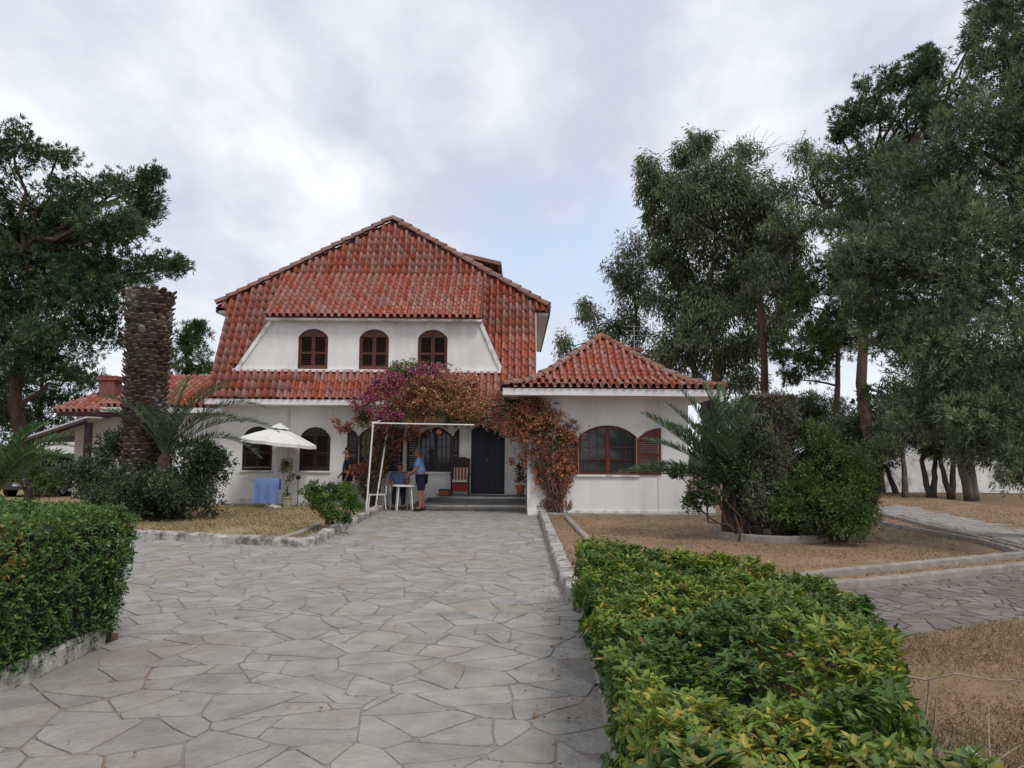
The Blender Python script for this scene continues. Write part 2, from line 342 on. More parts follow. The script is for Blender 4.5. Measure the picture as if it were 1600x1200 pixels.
def area(p): return abs(sum(p[i][0] * p[(i + 1) % len(p)][1] - p[(i + 1) % len(p)][0] * p[i][1] for i in range(len(p)))) / 2
def crazy(x0, x1, y0, y1, s):
    pts = []
    nx, ny = int((x1 - x0) / s) + 1, int((y1 - y0) / s) + 1
    for i in range(-1, nx + 1):
        for j in range(-1, ny + 1): pts.append((x0 + (i + rng.uniform(0, 1)) * s, y0 + (j + rng.uniform(0, 1)) * s))
    P = np.array(pts); cells = []
    for p in pts:
        d = np.hypot(P[:, 0] - p[0], P[:, 1] - p[1]); near = [k for k in np.argsort(d)[1:] if d[k] < 3.2 * s][:26]
        poly = [(p[0] - 2 * s, p[1] - 2 * s), (p[0] + 2 * s, p[1] - 2 * s), (p[0] + 2 * s, p[1] + 2 * s), (p[0] - 2 * s, p[1] + 2 * s)]
        for k in near:
            q = P[k]; a, b = q[0] - p[0], q[1] - p[1]; poly = clip(poly, a, b, a * (p[0] + q[0]) / 2 + b * (p[1] + q[1]) / 2)
            if len(poly) < 3: break
        if len(poly) > 2: cells.append(poly)
    out_ = []
    def split(c, d):
        A = area(c)
        if d == 0 or A < .07 * s * s * 2 or (rng.random() < .38 and A < .5 * s * s): out_.append(c); return
        cx = sum(p[0] for p in c) / len(c); cy = sum(p[1] for p in c) / len(c)
        # cut roughly across the long direction
        Q = np.array(c) - (cx, cy); ev, evec = np.linalg.eigh(Q.T @ Q); a = evec[:, 1] + rng.normal(0, .45, 2); a /= np.linalg.norm(a)
        o = a @ (cx, cy) + rng.normal(0, .12) * s
        for sg in (1, -1):
            q = clip(c, a[0] * sg, a[1] * sg, o * sg)
            if len(q) > 2: split(q, d - 1)
    for c in cells: split(c, 2)
    return out_
def stone_mesh(c, gap, zt, th=.035):
    cx = sum(p[0] for p in c) / len(c); cy = sum(p[1] for p in c) / len(c); pts = []
    n = len(c)
    ar = sum(c[i][0] * c[(i + 1) % n][1] - c[(i + 1) % n][0] * c[i][1] for i in range(n))
    if ar < 0: c = c[::-1]
    # inset by half the joint
    q = list(c)
    for i in range(n):
        (ax, ay), (bx, by) = c[i], c[(i + 1) % n]; l = math.hypot(bx - ax, by - ay)
        if l < 1e-5: continue
        nx, ny = (by - ay) / l, -(bx - ax) / l; q = clip(q, nx, ny, nx * ax + ny * ay - gap / 2)
        if len(q) < 3: return None
    c = q; n = len(c)
    for i in range(n):
        a, b = c[i], c[(i + 1) % n]; l = math.hypot(b[0] - a[0], b[1] - a[1])
        if l < .03: continue
        a2 = (a[0] + (b[0] - a[0]) * .12, a[1] + (b[1] - a[1]) * .12); k = 2 if l > .35 else 1
        for t in [.10] + ([.5] if k == 2 else []) + [.90]:
            x = a[0] + (b[0] - a[0]) * t; y = a[1] + (b[1] - a[1]) * t
            j = noise.noise_vector(Vector((x * 2.7, y * 2.7, 3))) * .035
            pts.append((x + j.x, y + j.y))
    if len(pts) < 4 or area(pts) < .006: return None
    m = len(pts); tx, ty = rng.normal(0, .004, 2)
    v = [(x, y, zt + (x - cx) * tx + (y - cy) * ty) for x, y in pts] + [(x + (x - cx) * .02, y + (y - cy) * .02, zt - th) for x, y in pts]
    return v, [tuple(range(m))] + [(i, i + m, (i + 1) % m + m, (i + 1) % m) for i in range(m)]
def pave(parent, cells, region, m, single, gap=(.008, .026), zlo=.004):
    L_ = []
    for c in cells:
        cx = sum(p[0] for p in c) / len(c); cy = sum(p[1] for p in c) / len(c)
        if cy < .8 or not inpoly((cx, cy), region): continue
        sm_ = stone_mesh(c, rng.uniform(*gap), zlo + rng.uniform(0, .005))
        if sm_: L_.append((area(c) / max(cy, .5) ** 3 if abs(cx) < cy * .72 + .5 and cy > 3.3 else 0, sm_))
    L_.sort(key=lambda t: -t[0])
    for s_, (v, f) in L_[:single]: mk('paving_stone', v, f, m, parent)
    b = MB()
    for s_, (v, f) in L_[single:]: b.add(v, f)
    if b.v: b.build('paving_stones', m, parent, kind='stuff')
main_reg = [p for p in PAVE if True]
cells = crazy(-22, .7, .3, 22, .66)
left_reg = [(-3.6, .3), (.5, .3), (.52, 4.1), (.7, 8.6), (.7, 21.7), (-3.95, 21.9), (-3.7, 13.8), (-7.2, 14.9), (-22, 19), (-22, 11.5), (-7.6, 8.9), (-3.5, 7.1)]
pave(drive, cells, left_reg, MT['stone'], 300)
side = sheet('side_path', [(.8, 8.9), (.9, 8.2), (2.5, 6.5), (4.0, 7.3), (5.3, 8.0), (16, 12.9), (16, 17.9), (7.9, 12.0), (4.3, 10.0)], .004, MT['bed'], side=.02)
pave(side, crazy(.8, 16, 6.4, 18, .42), [(.8, 8.9), (.9, 8.4), (2.5, 6.7), (4.0, 7.5), (5.3, 8.2), (16, 13.1), (16, 17.8), (7.9, 11.9), (4.3, 9.95)], MT['stone2'], 90, zlo=.016)

LZ = .05
rl = [(.64, 8.9), (4.3, 10.0), (7.9, 11.95), (16, 18), (16, 60), (-2, 60), (-2, 26), (.5, 21.0), (.64, 20.8)]
sheet('lawn', rl, LZ, MT['lawn'])
nl = [(.62, 1.0), (12, 1.0), (16, 13.0), (5.3, 8.15), (4.0, 7.45), (2.6, 6.65), (.85, 8.1)]
sheet('near_lawn', nl, LZ - .01, MT['lawn'])
ll = [(-3.75, 21.9), (-3.75, 13.75), (-7.2, 14.85), (-22, 19.2), (-60, 32), (-60, 60), (-9, 60), (-9, 23.1), (-3.75, 23.1)]
sheet('straw_lawn', ll, LZ, MT['lawn2'])
sheet('hedge_bed', [(-3.55, .2), (-3.55, 7.0), (-7.6, 8.8), (-20, 11.3), (-20, .2)], LZ, MT['ground'])
# far stone path on the right and its edging
far_path = sheet('far_path', [tuple(gp(x, y).xy) for x, y in ((1372, 797), (1390, 806), (1600, 857), (1900, 930), (1900, 905), (1600, 833), (1400, 791))], LZ + .012, MT['bed'], side=.06)
fpoly = [tuple(gp(x, y).xy) for x, y in ((1372, 797), (1390, 806), (1600, 857), (1900, 930), (1900, 905), (1600, 833), (1400, 791))]
pave(far_path, crazy(min(p[0] for p in fpoly), max(p[0] for p in fpoly), min(p[1] for p in fpoly), max(p[1] for p in fpoly), .7), fpoly, MT['stone'], 0, zlo=LZ + .02)
def kerb(name, pts, wdt, h, m, z0=0.0, jit=None, seg=.11, lean=0.0):
    jit = jit or (.006 if m == MT['kerb2'] else .012); P = [Vector((p[0], p[1], 0)) for p in pts]; path = []
    for a, b in zip(P[:-1], P[1:]):
        n = max(2, int((b - a).length / seg)); path += [a.lerp(b, i / n) for i in range(n)]
    path.append(P[-1]); v = []; f = []
    prof = [(-.5, 0), (-.5, .8), (-.38, 1), (.0, 1.02), (.38, 1), (.5, .8), (.5, 0)]; k = len(prof)
    for i, p in enumerate(path):
        d = (path[min(i + 1, len(path) - 1)] - path[max(i - 1, 0)]).normalized(); s_ = Vector((d.y, -d.x, 0))
        for u, q in prof:
            j = noise.noise_vector(Vector((p.x * 5 + u * 3, p.y * 5, q * 4))) * jit * 1.6 + Vector(rng.normal(0, jit * .35, 3))
            v.append(tuple(p + s_ * u * wdt + Vector((0, 0, z0 + q * h)) + j * (1 if q else .3)))
    for i in range(len(path) - 1):
        for c in range(k - 1): f.append((i * k + c, i * k + c + 1, (i + 1) * k + c + 1, (i + 1) * k + c))
    f.append(tuple(range(k))[::-1]); f.append(tuple(range((len(path) - 1) * k, len(path) * k)))
    return mk(name, v, f, m, kind='structure')
G2 = lambda x, y, z=0: tuple(gp(x, y, z).xy)
kerb('driveway_kerb', [(.68, 20.7), (.66, 8.85), (.84, 8.8)], .19, .17, MT['kerb'], jit=.012)
kerb('driveway_kerb', [(-3.88, 21.9), (-3.66, 13.65), (-3.85, 13.6), (-7.2, 14.7), (-22, 19.0)], .22, .15, MT['kerb'], jit=.014)
kerb('hedge_kerb', [(-3.58, 1.5), (-3.62, 6.75)], .17, .17, MT['kerb'], jit=.012)
kerb('side_path_kerb', [(.85, 8.85), (4.3, 9.93), (7.9, 11.85), (16, 17.9)], .12, .12, MT['kerb2'])
kerb('hedge_foot_kerb', [(.55, 1.5), (.56, 4.1), (.72, 8.1)], .08, .09, MT['kerb2'])
kerb('lawn_edging', [G2(885, 808, .08), G2(916, 840, .08), G2(945, 880, .08)], .12, .07, MT['kerb2'], LZ)
kerb('lawn_edging', [G2(1180, 912, .1), G2(1290, 896, .1), G2(1600, 866, .1), G2(1900, 838, .1)], .12, .10, MT['kerb2'], LZ)
kerb('lawn_edging', [G2(1370, 817, .08), G2(1450, 832, .08), G2(1530, 846, .08), G2(1600, 866, .08)], .11, .09, MT['kerb2'], LZ)
kerb('far_path_kerb', [G2(1372, 803, .06), G2(1430, 818, .06), G2(1600, 860, .06), G2(1900, 932, .06)], .13, .08, MT['kerb2'], LZ)
kerb('lawn_edging', [G2(432, 845, .08), G2(470, 833, .08), G2(498, 820, .08)], .12, .08, MT['kerb2'], LZ)
kerb('wall_foot_edging', [(-9.4, 22.55), (-4.0, 22.55)], .25, .06, MT['kerb2'], LZ)
kerb('wall_foot_edging', [(.75, 20.35), (5.2, 20.35)], .3, .05, MT['kerb2'], LZ)

# ------------------------------------------------------------------ house
house = thing('house', (-3, 24, 0), 'white two storey house with red clay tile roof, brown louvred shutters and low wing', 'house')
FX0, FX1, FY = -9.0, 0.45, 23.2        # main front wall
WX0, WX1, WY = 0.28, 4.62, 20.8        # wing front wall
def arch(xc, w_, zb, zs, zt, n=9):
    """hole outline: rectangle with a segmental arch on top"""
    h = zt - zs; r = (w_ * w_ / 4 + h * h) / (2 * h); a = math.asin(min(1, w_ / 2 / r))
    return [(xc - w_ / 2, zb), (xc + w_ / 2, zb)] + [(xc + r * math.sin(a - 2 * a * i / n), zt - r + r * math.cos(a - 2 * a * i / n)) for i in range(n + 1)]
def wall_panel(name, outer, holes, y0, y1, m, parent, rev=None):
    loops = [[Vector((x, z, 0)) for x, z in outer]] + [[Vector((x, z, 0)) for x, z in h] for h in holes]
    flat = [p for l in ([outer] + holes) for p in l]; tri = tessellate_polygon(loops); n = len(flat)
    v = [(x, y0, z) for x, z in flat] + [(x, y1, z) for x, z in flat]; f = []
    for t in tri:
        a, b, c = [flat[i] for i in t]; cr_ = (b[0] - a[0]) * (c[1] - a[1]) - (b[1] - a[1]) * (c[0] - a[0]); t = tuple(t) if cr_ > 0 else tuple(t)[::-1]
        f.append(t); f.append(tuple(i + n for i in t[::-1]))
    b = 0
    for l in [outer] + holes:
        k = len(l); f += [(b + i, b + i + n, b + (i + 1) % k + n, b + (i + 1) % k) for i in range(k)]; b += k
    o = mk(name, v, f, m, parent); me = o.data; bm = bmesh.new(); bm.from_mesh(me); bmesh.ops.recalc_face_normals(bm, faces=bm.faces); bm.to_mesh(me); bm.free(); return o
X2 = lambda px, Y=FY: at(px, 700, Y).x
Z2 = lambda px, py, Y=FY: at(px, py, Y).z
winA = [(-7.84, .91), (-6.10, .93)]
lowh = [arch(x, w_, 1.06, 2.05, 2.38) for x, w_ in winA]
lowh += [arch(-4.28, .98, 1.06, 2.12, 2.40), arch(-2.46, 1.0, 1.06, 2.12, 2.40)]
lowh += [[(-1.39, .41), (-.37, .41), (-.37, 2.35), (-.60, 2.48), (-.88, 2.52), (-1.16, 2.48), (-1.39, 2.35)]]
wall_panel('wall', [(FX0, -.05), (FX1, -.05), (FX1, 3.02), (FX0, 3.02)], lowh, FY, FY + .25, MT['wall'], house)
wx = [(1.66 + 3.22) / 2, 1.56]
wingh = [arch(wx[0], wx[1], 1.09, 2.12, 2.42, 12)]
wall_panel('wall', [(WX0, -.05), (WX1, -.05), (WX1, 3.17), (WX0, 3.17)], wingh, WY, WY + .25, MT['wall'], house)
b = MB(); b.box(WX0, WX0 + .22, WY + .253, FY - .003, -.05, 3.17); b.box(WX1 - .22, WX1, WY + .253, 25.2, -.05, 3.17); b.box(WX0, WX1, 25.2, 25.4, -.05, 3.17); b.build('wall', MT['wall'], house)
b = MB(); b.box(FX0, FX0 + .22, FY + .253, 33, -.05, 3.0); b.box(FX1 - .20, FX1, FY + .253, 33, -.05, 3.8); b.box(FX1 - .20, FX1, 23.95, 33, 3.803, 6.0); b.box(FX0 + .01, FX1, 33, 33.2, -.05, 6.0); b.box(FX0 + .003, FX0 + .20, 24.0, 33, 3.003, 6.0); b.build('wall', MT['wall'], house)
b = MB(); b.box(WX1 + .003, WX1 + .85, 21.4, 21.6, -.05, .42); b.box(WX1 + .65, WX1 + .85, 21.603, 25.3, -.05, .42); b.build('terrace_wall', MT['wall'], house)
b = MB(); b.box(FX0 - .01, WX0 - .01, FY - .03, FY - .003, -.05, .22); b.build('plinth', MT['trim'], house)
b = MB(); b.box(WX0 + .02, WX1 + .03, WY - .05, WY - .003, -.05, .14); b.build('plinth', MT['trim'], house)

# dormer wall (splayed sides) standing on the front roof slope
DZ0, DZ1, DY = 3.98, 5.60, 22.82
dout = [(-8.41, DZ0), (-.49, DZ0), (-1.16, DZ1), (-7.40, DZ1)]
ux = [(-6.15, .90), (-4.32, .89), (-2.56, .89)]
uph = [arch(x, w_, 4.05, 5.06, 5.32) for x, w_ in ux]
SL = (25.4 - 22.4) / (9.45 - 3.2)
front_y = lambda z: 22.4 + (z - 3.2) * SL
wall_panel('dormer_wall', dout, uph, DY, DY + .2, MT['wall'], house)
for s_ in (0, 1):      # cheeks from the wall's slanted edges back to the roof slope
    (xa, za), (xb, zb_) = (dout[1], dout[2]) if s_ else (dout[0], dout[3])
    sg = 1 if s_ else -1
    v = [(xa, DY + .003, za), (xb, DY + .003, zb_), (xb + sg * .10, front_y(zb_) + .25, zb_), (xa + sg * .02, front_y(za) + .12, za)]
    v += [(x - sg * .08, y, z) for x, y, z in v]
    mk('dormer_cheek', v, [(0, 1, 2, 3), (7, 6, 5, 4), (0, 4, 5, 1), (1, 5, 6, 2), (2, 6, 7, 3), (3, 7, 4, 0)], MT['trim'], house)
def strip(a, c, wdt, y0, y1):
    a = Vector((a[0], 0, a[1])); c = Vector((c[0], 0, c[1])); d = (c - a).normalized(); n_ = Vector((d.z, 0, -d.x)) * wdt / 2
    q = [a - n_, a + n_, c + n_, c - n_]; return [(p.x, p.z) for p in q]
b = MB()
b.prism(strip((-8.48, 3.96), (-7.44, 5.54), .11, 0, 0), DY - .06, DY - .003)
b.build('dormer_trim', MT['trim'], house)
b = MB(); b.prism(strip((-.43, 3.96), (-1.14, 5.54), .11, 0, 0), DY - .06, DY - .003); b.build('dormer_trim', MT['trim'], house)
b = MB(); b.box(-8.52, -.39, DY - .10, DY - .004, DZ0 + .03, DZ0 + .11); b.build('dormer_sill', MT['trim'], house)
b = MB(); b.box(-7.50, -1.08, DY - .30, DY - .004, DZ1 - .07, DZ1 + .03); b.build('dormer_fascia', MT['trim'], house)

# ---- roofs: tiles are real S-shaped pieces
TW = .205
def tile_geo(seg=6, ln=.36):
    prof = [(0.0, -.012), (.006, .045), (.030, .088), (.088, .088), (.112, .045), (.118, -.015), (.162, -.034), (.205, -.012)]
    v = []; k = len(prof)
    for y, dz, sc in ((0, .028, 1.0), (ln, .0, .94)):
        for x, z in prof: v.append((x * sc, y, z + dz))
    for x, z in prof: v.append((x, .0, z + .028 - .018))
    f = [(i, i + 1, k + i + 1, k + i) for i in range(k - 1)] + [(i, 2 * k + i, 2 * k + i + 1, i + 1) for i in range(k - 1)]
    return np.array(v), f
TV, TF = tile_geo()
TFa = np.array(TF)
tiles = []          # 4x4 matrices
def lay(o, u, n, poly, ex=.30, off=0.0, tw=TW, strict=False):
    """tiles over a polygon given in (u, v) metres; o origin at the eave, u along it, n outward normal"""
    o = Vector(o); u = Vector(u).normalized(); n = Vector(n).normalized(); vv = n.cross(u)
    xs = [p[0] for p in poly]; ys = [p[1] for p in poly]
    j = 0; y = min(ys) - .04
    while y < max(ys):
        i = 0; x = min(xs) + off
        while x < max(xs):
            if inpoly((x + tw / 2, max(y + .17, min(ys) + .01)), poly) and (not strict or (inpoly((x, y + .36), poly) and inpoly((x + tw, y + .36), poly))):
                p = o + u * (x + rng.normal(0, .004)) + vv * (y + rng.normal(0, .009)) + n * (.015 + abs(rng.normal(0, .004)))
                a = rng.normal(0, .018)
                m = Matrix((( *(u), 0), (*(vv), 0), (*(n), 0), (0, 0, 0, 1))).transposed(); m.translation = p
                tiles.append(m @ Matrix.Rotation(a, 4, 'Z') @ Matrix.Rotation(rng.normal(0, .012), 4, 'X'))
            x += tw; i += 1
        y += ex; j += 1
ridges = []
def ridge(a, c, r=.115, up=Vector((0, 0, 1))):
    a = Vector(a); c = Vector(c); n = max(2, int((c - a).length / .36)); d = (c - a).normalized(); s_ = d.cross(up).normalized(); w_ = s_.cross(d)
    for i in range(n):
        p = a.lerp(c, i / n) + Vector(rng.normal(0, .006, 3)); q = a.lerp(c, (i + 1.12) / n); v = []
        for pt, rr, dz in ((p, r, .03), (q, r * .86, .0)):
            for k in range(7):
                t = math.pi * (k / 6) ; v.append(tuple(pt + s_ * math.cos(t) * rr * 1.05 + w_ * (math.sin(t) * rr + dz - .03)))
        f = [(k, k + 1, k + 8, k + 7) for k in range(6)] + [(6, 5, 4, 3, 2, 1, 0), (7, 8, 9, 10, 11, 12, 13)]
        ridges.append((v, f))
AP = Vector((-4.28, 25.4, 9.45))
e0 = Vector((FX0 - .1, 22.4, 3.2)); slope_len = (Vector((0, 25.4, 9.45)) - Vector((0, 22.4, 3.2))).length
kz = slope_len / 6.25
nf = Vector((0, -6.25, 3.0)).normalized()
xl, xr = -9.1, .56; cz = 6.2; cl, crn = -9.5, .95
lowp = [(xl, (3.2 - 3.2) * kz), (xr, 0), (xr, (cz - .05 - 3.2) * kz), (crn, (cz - .1 - 3.2) * kz), (crn, (cz + .1 - 3.2) * kz), (AP.x + .1, 6.25 * kz), (AP.x - .1, 6.25 * kz), (cl, (cz + .1 - 3.2) * kz), (cl, (cz - .1 - 3.2) * kz), (xl, (cz - .05 - 3.2) * kz)]
# regions of the front slope: cut out the dormer (its wall and its own roof)
dtop = 7.25
hole = [(-8.45, (4.04 - 3.2) * kz), (-7.45, (5.6 - 3.2) * kz), (-7.45, (dtop - .12 - 3.2) * kz), (-1.12, (dtop - .12 - 3.2) * kz), (-1.12, (5.6 - 3.2) * kz), (-.44, (4.04 - 3.2) * kz)]
_in = inpoly
def lay_front():
    o = Vector((0, 22.4, 3.2)); n0 = len(tiles); lay(o, (1, 0, 0), nf, [(p[0] + (.09 if p[0] > 0 else -.05 if p[0] < -8 else 0), p[1]) for p in lowp], ex=.29, off=.02, strict=True)
    keep = []
    for m in tiles[n0:]:
        p = m.translation; uu = p.x + .1; vv_ = (p.z - 3.2) * kz + .15
        if not _in((uu, vv_), hole): keep.append(m)
    tiles[n0:] = keep
lay_front()
# main roof bodies below the tiles
def slab(name, quad, th, m, parent):
    q = [Vector(p) for p in quad]; n = (q[1] - q[0]).cross(q[2] - q[0]).normalized(); k = len(q)
    v = [tuple(p) for p in q] + [tuple(p - n * th) for p in q]
    return mk(name, v, [tuple(range(k)), tuple(range(2 * k - 1, k - 1, -1))] + [(i, i + k, (i + 1) % k + k, (i + 1) % k) for i in range(k)], m, parent)
roof = slab('roof', [(xl + .02, 22.4, 3.2), (xr - .02, 22.4, 3.2), (xr - .02, front_y(6.12), 6.12), (crn - .05, front_y(6.22), 6.22), (AP.x, 25.4, 9.43), (cl + .05, front_y(6.22), 6.22), (xl + .02, front_y(6.12), 6.12)], .12, MT['tilebed'], house)
YB = 32.5; cy_ = front_y(6.2)
for sg, cx_ in ((-1, cl), (1, crn)):
    q = [(cx_, cy_, 6.2), (AP.x, 25.4, 9.45), (AP.x, YB - 1, 9.45), (cx_, YB + .6, 6.2)]
    if sg == -1: q = q[::-1]
    slab('roof', q[::-1], .10, MT['tilebed'], house)
    u = Vector((0, 1, 0)) if sg == 1 else Vector((0, -1, 0)); up_ = Vector((AP.x - cx_, 0, 3.25)).normalized(); n_ = u.cross(up_)
    o_ = Vector((cx_, cy_ if sg == 1 else YB + .6, 6.2)); Ld = YB + .6 - cy_; hh = math.hypot(AP.x - cx_, 3.25)
    a_, b_ = 25.4 - cy_, 1.6
    if sg == 1: poly = [(0, 0), (Ld, 0), (Ld - b_, hh), (a_, hh)]
    else: poly = [(0, 0), (Ld, 0), (Ld - a_, hh), (b_, hh)]
    lay(o_, u, n_, poly, ex=.31, strict=True)
    ridge((cx_, cy_ - .05, 6.24), (AP.x, 25.35, 9.50), .15)
    b = MB(); b.box(min(cx_, cx_ + sg * .05), max(cx_, cx_ + sg * .05), cy_ + .05, YB + .5, 5.98, 6.17); b.build('fascia', MT['shutdark'], house)
    b = MB(); b.box(min(cx_ - sg * .003, (FX0 if sg < 0 else FX1) + sg * .003), max(cx_ - sg * .003, (FX0 if sg < 0 else FX1) + sg * .003), cy_ + .12, YB + .4, 5.98, 6.06); b.build('soffit', MT['wall'], house)
slab('roof', [(crn, YB + .6, 6.2), (AP.x, YB - 1, 9.45), (cl, YB + .6, 6.2)][::-1], .1, MT['tilebed'], house)
ridge((AP.x, 25.4, 9.52), (AP.x, YB - 1, 9.52))
# verge side panels closing the steep slope down both sides
for sg, x in ((-1, xl), (1, xr)):
    v = [(x, 22.42, 3.1), (x, front_y(6.1), 6.1), (x, 24.6, 6.1), (x, 24.6, 3.1)]; v += [(a - sg * .06, b_, c) for a, b_, c in v]
    mk('roof_side', v, [(0, 1, 2, 3), (7, 6, 5, 4), (0, 4, 5, 1), (1, 5, 6, 2), (2, 6, 7, 3), (3, 7, 4, 0)], MT['wall'], house)
# dormer roof
dn = Vector((0, -(front_y(dtop) - 22.86) * 0 - (dtop - 5.64), front_y(dtop) - 22.48)).normalized(); dl = math.hypot(dtop - 5.64, front_y(dtop) - 22.48)
slab('dormer_roof', [(-7.50, 22.48, 5.64), (-1.08, 22.48, 5.64), (-1.08, front_y(dtop), dtop), (-7.50, front_y(dtop), dtop)], .06, MT['tilebed'], house)
lay((0, 22.46, 5.64), (1, 0, 0), dn, [(-7.52, 0), (-1.06, 0), (-1.06, dl + .05), (-7.52, dl + .05)], ex=.245, off=.01)
for x in (-7.48, -1.10):   # triangular sides of the dormer roof
    v = [(x, 22.50, 5.60), (x, front_y(5.60) + .05, 5.60), (x, front_y(dtop), dtop - .02)]; v += [(a + .04 * (1 if x < -4 else -1), b_, c) for a, b_, c in v]
    mk('dormer_side', v, [(0, 1, 2), (5, 4, 3), (0, 3, 4, 1), (1, 4, 5, 2), (2, 5, 3, 0)], MT['shutdark'], house)
# eaves of the front slope
b = MB(); b.box(xl - .05, -.36, 22.36, 22.42, 3.0, 3.155); b.build('fascia', MT['fascia'], house)
b = MB(); b.box(xl - .02, .28, 22.423, FY - .003, 2.99, 3.05); b.build('soffit', MT['wall'], house)
# wing roof: bellcast hip
EX0, EX1, EY0, EY1, EZ = -.42, 5.40, 20.0, 25.8, 3.38
ax, ay, azz = 2.49, 22.9, 5.14
prof = [(0, 0), (.75, .20), (1.35, .56), (2.90, azz - EZ)]
def ring(k):
    d, h = prof[k]; t = d / 2.90
    return [Vector((EX0 + (ax - EX0) * t, EY0 + (ay - EY0) * t, EZ + h)), Vector((EX1 + (ax - EX1) * t, EY0 + (ay - EY0) * t, EZ + h)), Vector((EX1 + (ax - EX1) * t, EY1 + (ay - EY1) * t, EZ + h)), Vector((EX0 + (ax - EX0) * t, EY1 + (ay - EY1) * t, EZ + h))]
v = []; f = []
for k in range(4): v += [tuple(p) for p in ring(k)]
for k in range(3):
    for i in range(4): f.append((k * 4 + i, k * 4 + (i + 1) % 4, (k + 1) * 4 + (i + 1) % 4, (k + 1) * 4 + i))
f.append((3, 2, 1, 0)); wroof = mk('roof', v, f, MT['tilebed'], house)
for k in range(3):
    r0, r1 = ring(k), ring(k + 1)
    for i in range(4):
        a, c_, d_, e_ = r0[i], r0[(i + 1) % 4], r1[(i + 1) % 4], r1[i]
        u = (c_ - a).normalized(); n_ = u.cross(((d_ + e_) / 2 - (a + c_) / 2)).normalized(); vv = n_.cross(u)
        pl = [((p - a).dot(u), (p - a).dot(vv)) for p in (a, c_, d_, e_)]
        pl[0] = (pl[0][0], pl[0][1]); lay(a, u, n_, pl, ex=.27)
    for i in range(4): ridge(r0[i] + Vector((0, 0, .05)), r1[i] + Vector((0, 0, .05)), .12)
b = MB(); b.box(EX0 + .03, EX1 - .03, EY0 + .03, EY0 + .10, EZ - .21, EZ - .03); b.box(EX1 - .10, EX1 - .03, EY0 + .103, EY1 - .1, EZ - .21, EZ - .03); b.box(EX0 + .03, EX0 + .10, EY0 + .103, 22.35, EZ - .21, EZ - .03); b.build('fascia', MT['fascia'], house)
b = MB(); b.box(EX0 + .10, EX1 - .10, EY0 + .103, EY1 - .2, EZ - .21, EZ - .15); b.build('soffit', MT['wall'], house)
# left annex with its own low roofs
b = MB(); b.box(-13.0, -9.0, 25.2, 25.4, -.05, 3.0); b.box(-15.0, -13.0, 26.0, 26.2, -.05, 2.85); b.box(-15.0, -14.8, 26.2, 31, -.05, 2.85); b.build('annex_wall', MT['wall'], house)
slab('annex_roof', [(-13.4, 24.6, 3.02), (-9.05, 24.6, 3.02), (-9.05, 27.6, 4.25), (-12.6, 27.6, 4.25)], .1, MT['tilebed'], house)
n_ = Vector((0, -1.23, 3.0)).normalized(); lay((0, 24.6, 3.02), (1, 0, 0), n_, [(-13.4, 0), (-9.08, 0), (-9.08, 3.2), (-12.6, 3.2)])
b = MB(); b.box(-13.4, -9.1, 24.55, 24.62, 2.84, 3.0); b.build('fascia', MT['fascia'], house)
slab('annex_roof', [(-15.4, 25.4, 2.90), (-12.8, 25.4, 2.90), (-13.4, 27.0, 3.75), (-14.0, 27.0, 3.75)], .08, MT['tilebed'], house)
n_ = Vector((0, -.85, 1.6)).normalized(); lay((0, 25.4, 2.90), (1, 0, 0), n_, [(-15.4, 0), (-12.8, 0), (-13.3, 1.75), (-14.2, 1.75)])
ridge((-15.4, 25.4, 2.96), (-14.1, 27.0, 3.80), .1)
b = MB(); b.box(-15.35, -12.85, 25.45, 26.0, 2.74, 2.83); b.build('soffit', MT['shutdark'], house)
c = at(171, 620, 26.3); b = MB(); b.box(c.x - .26, c.x + .26, c.y - .2, c.y + .3, 3.0, 4.0); b.build('chimney', MT['brick'], house)
cp = MB(); cp.box(c.x - .36, c.x + .36, c.y - .26, c.y + .36, 4.003, 4.08)
for i in range(4): cp.box(c.x - .33 + i * .19, c.x - .25 + i * .19, c.y - .22, c.y + .3, 4.083, 4.16)
cp.build('chimney_cap', MT['brick'], house)
# side dormer with a dark flat roof on the right slope
b = MB(); b.box(-2.4, -1.0, 27.0, 28.6, 7.4, 8.28); b.build('side_dormer', MT['shutdark'], house)
slab('side_dormer_roof', [(-.62, 26.7, 8.38), (-.62, 28.9, 8.38), (-3.0, 28.9, 8.93), (-3.0, 26.7, 8.93)], .13, MT['ridge'], house)
b = MB(); b.box(-.72, -.60, 26.72, 28.88, 8.06, 8.25); b.build('side_dormer_fascia', MT['shutdark'], house)
# rear chimney behind the wing roof
c = at(986, 560, 25.3); b = MB(); b.box(c.x - .26, c.x + .26, c.y - .2, c.y + .3, 3.6, c.z + .22); b.box(c.x - .33, c.x + .33, c.y - .27, c.y + .37, c.z + .223, c.z + .34); b.build('chimney', MT['brick'], house)
# place the tiles: the 300 nearest front ones as objects, the rest joined
cmv = CAMLOC
def tkey(m):
    p = m.translation; n_ = m.col[2].xyz; d = (cmv - p); return (d.length if n_.dot(d) > 0 and n_.y < -.3 else 1e3 + d.length)
tiles.sort(key=tkey)
tm = bpy.data.meshes.new('tile'); tm.from_pydata([tuple(v) for v in TV], [], TF); tm.materials.append(MT['tile']); tm.update()
for p_ in tm.polygons: p_.use_smooth = False
for m in tiles[:300]:
    o = bpy.data.objects.new('tile', tm); COL.objects.link(o); par = wroof if m.translation.y < 22.3 or m.translation.x > .7 else roof
    q = m.copy(); q.translation = m.translation - WL[par.name]; o.parent = par; o.matrix_local = q; WL[o.name] = m.translation.copy()
rest = tiles[300:]
VV = np.concatenate([(np.array(m.to_3x3()) @ TV.T).T + np.array(m.translation) for m in rest]); FFa = (TFa[None] + (np.arange(len(rest)) * len(TV))[:, None, None]).reshape(-1, 4)
mk('tiles', VV, FFa, MT['tile'], roof, kind='stuff')
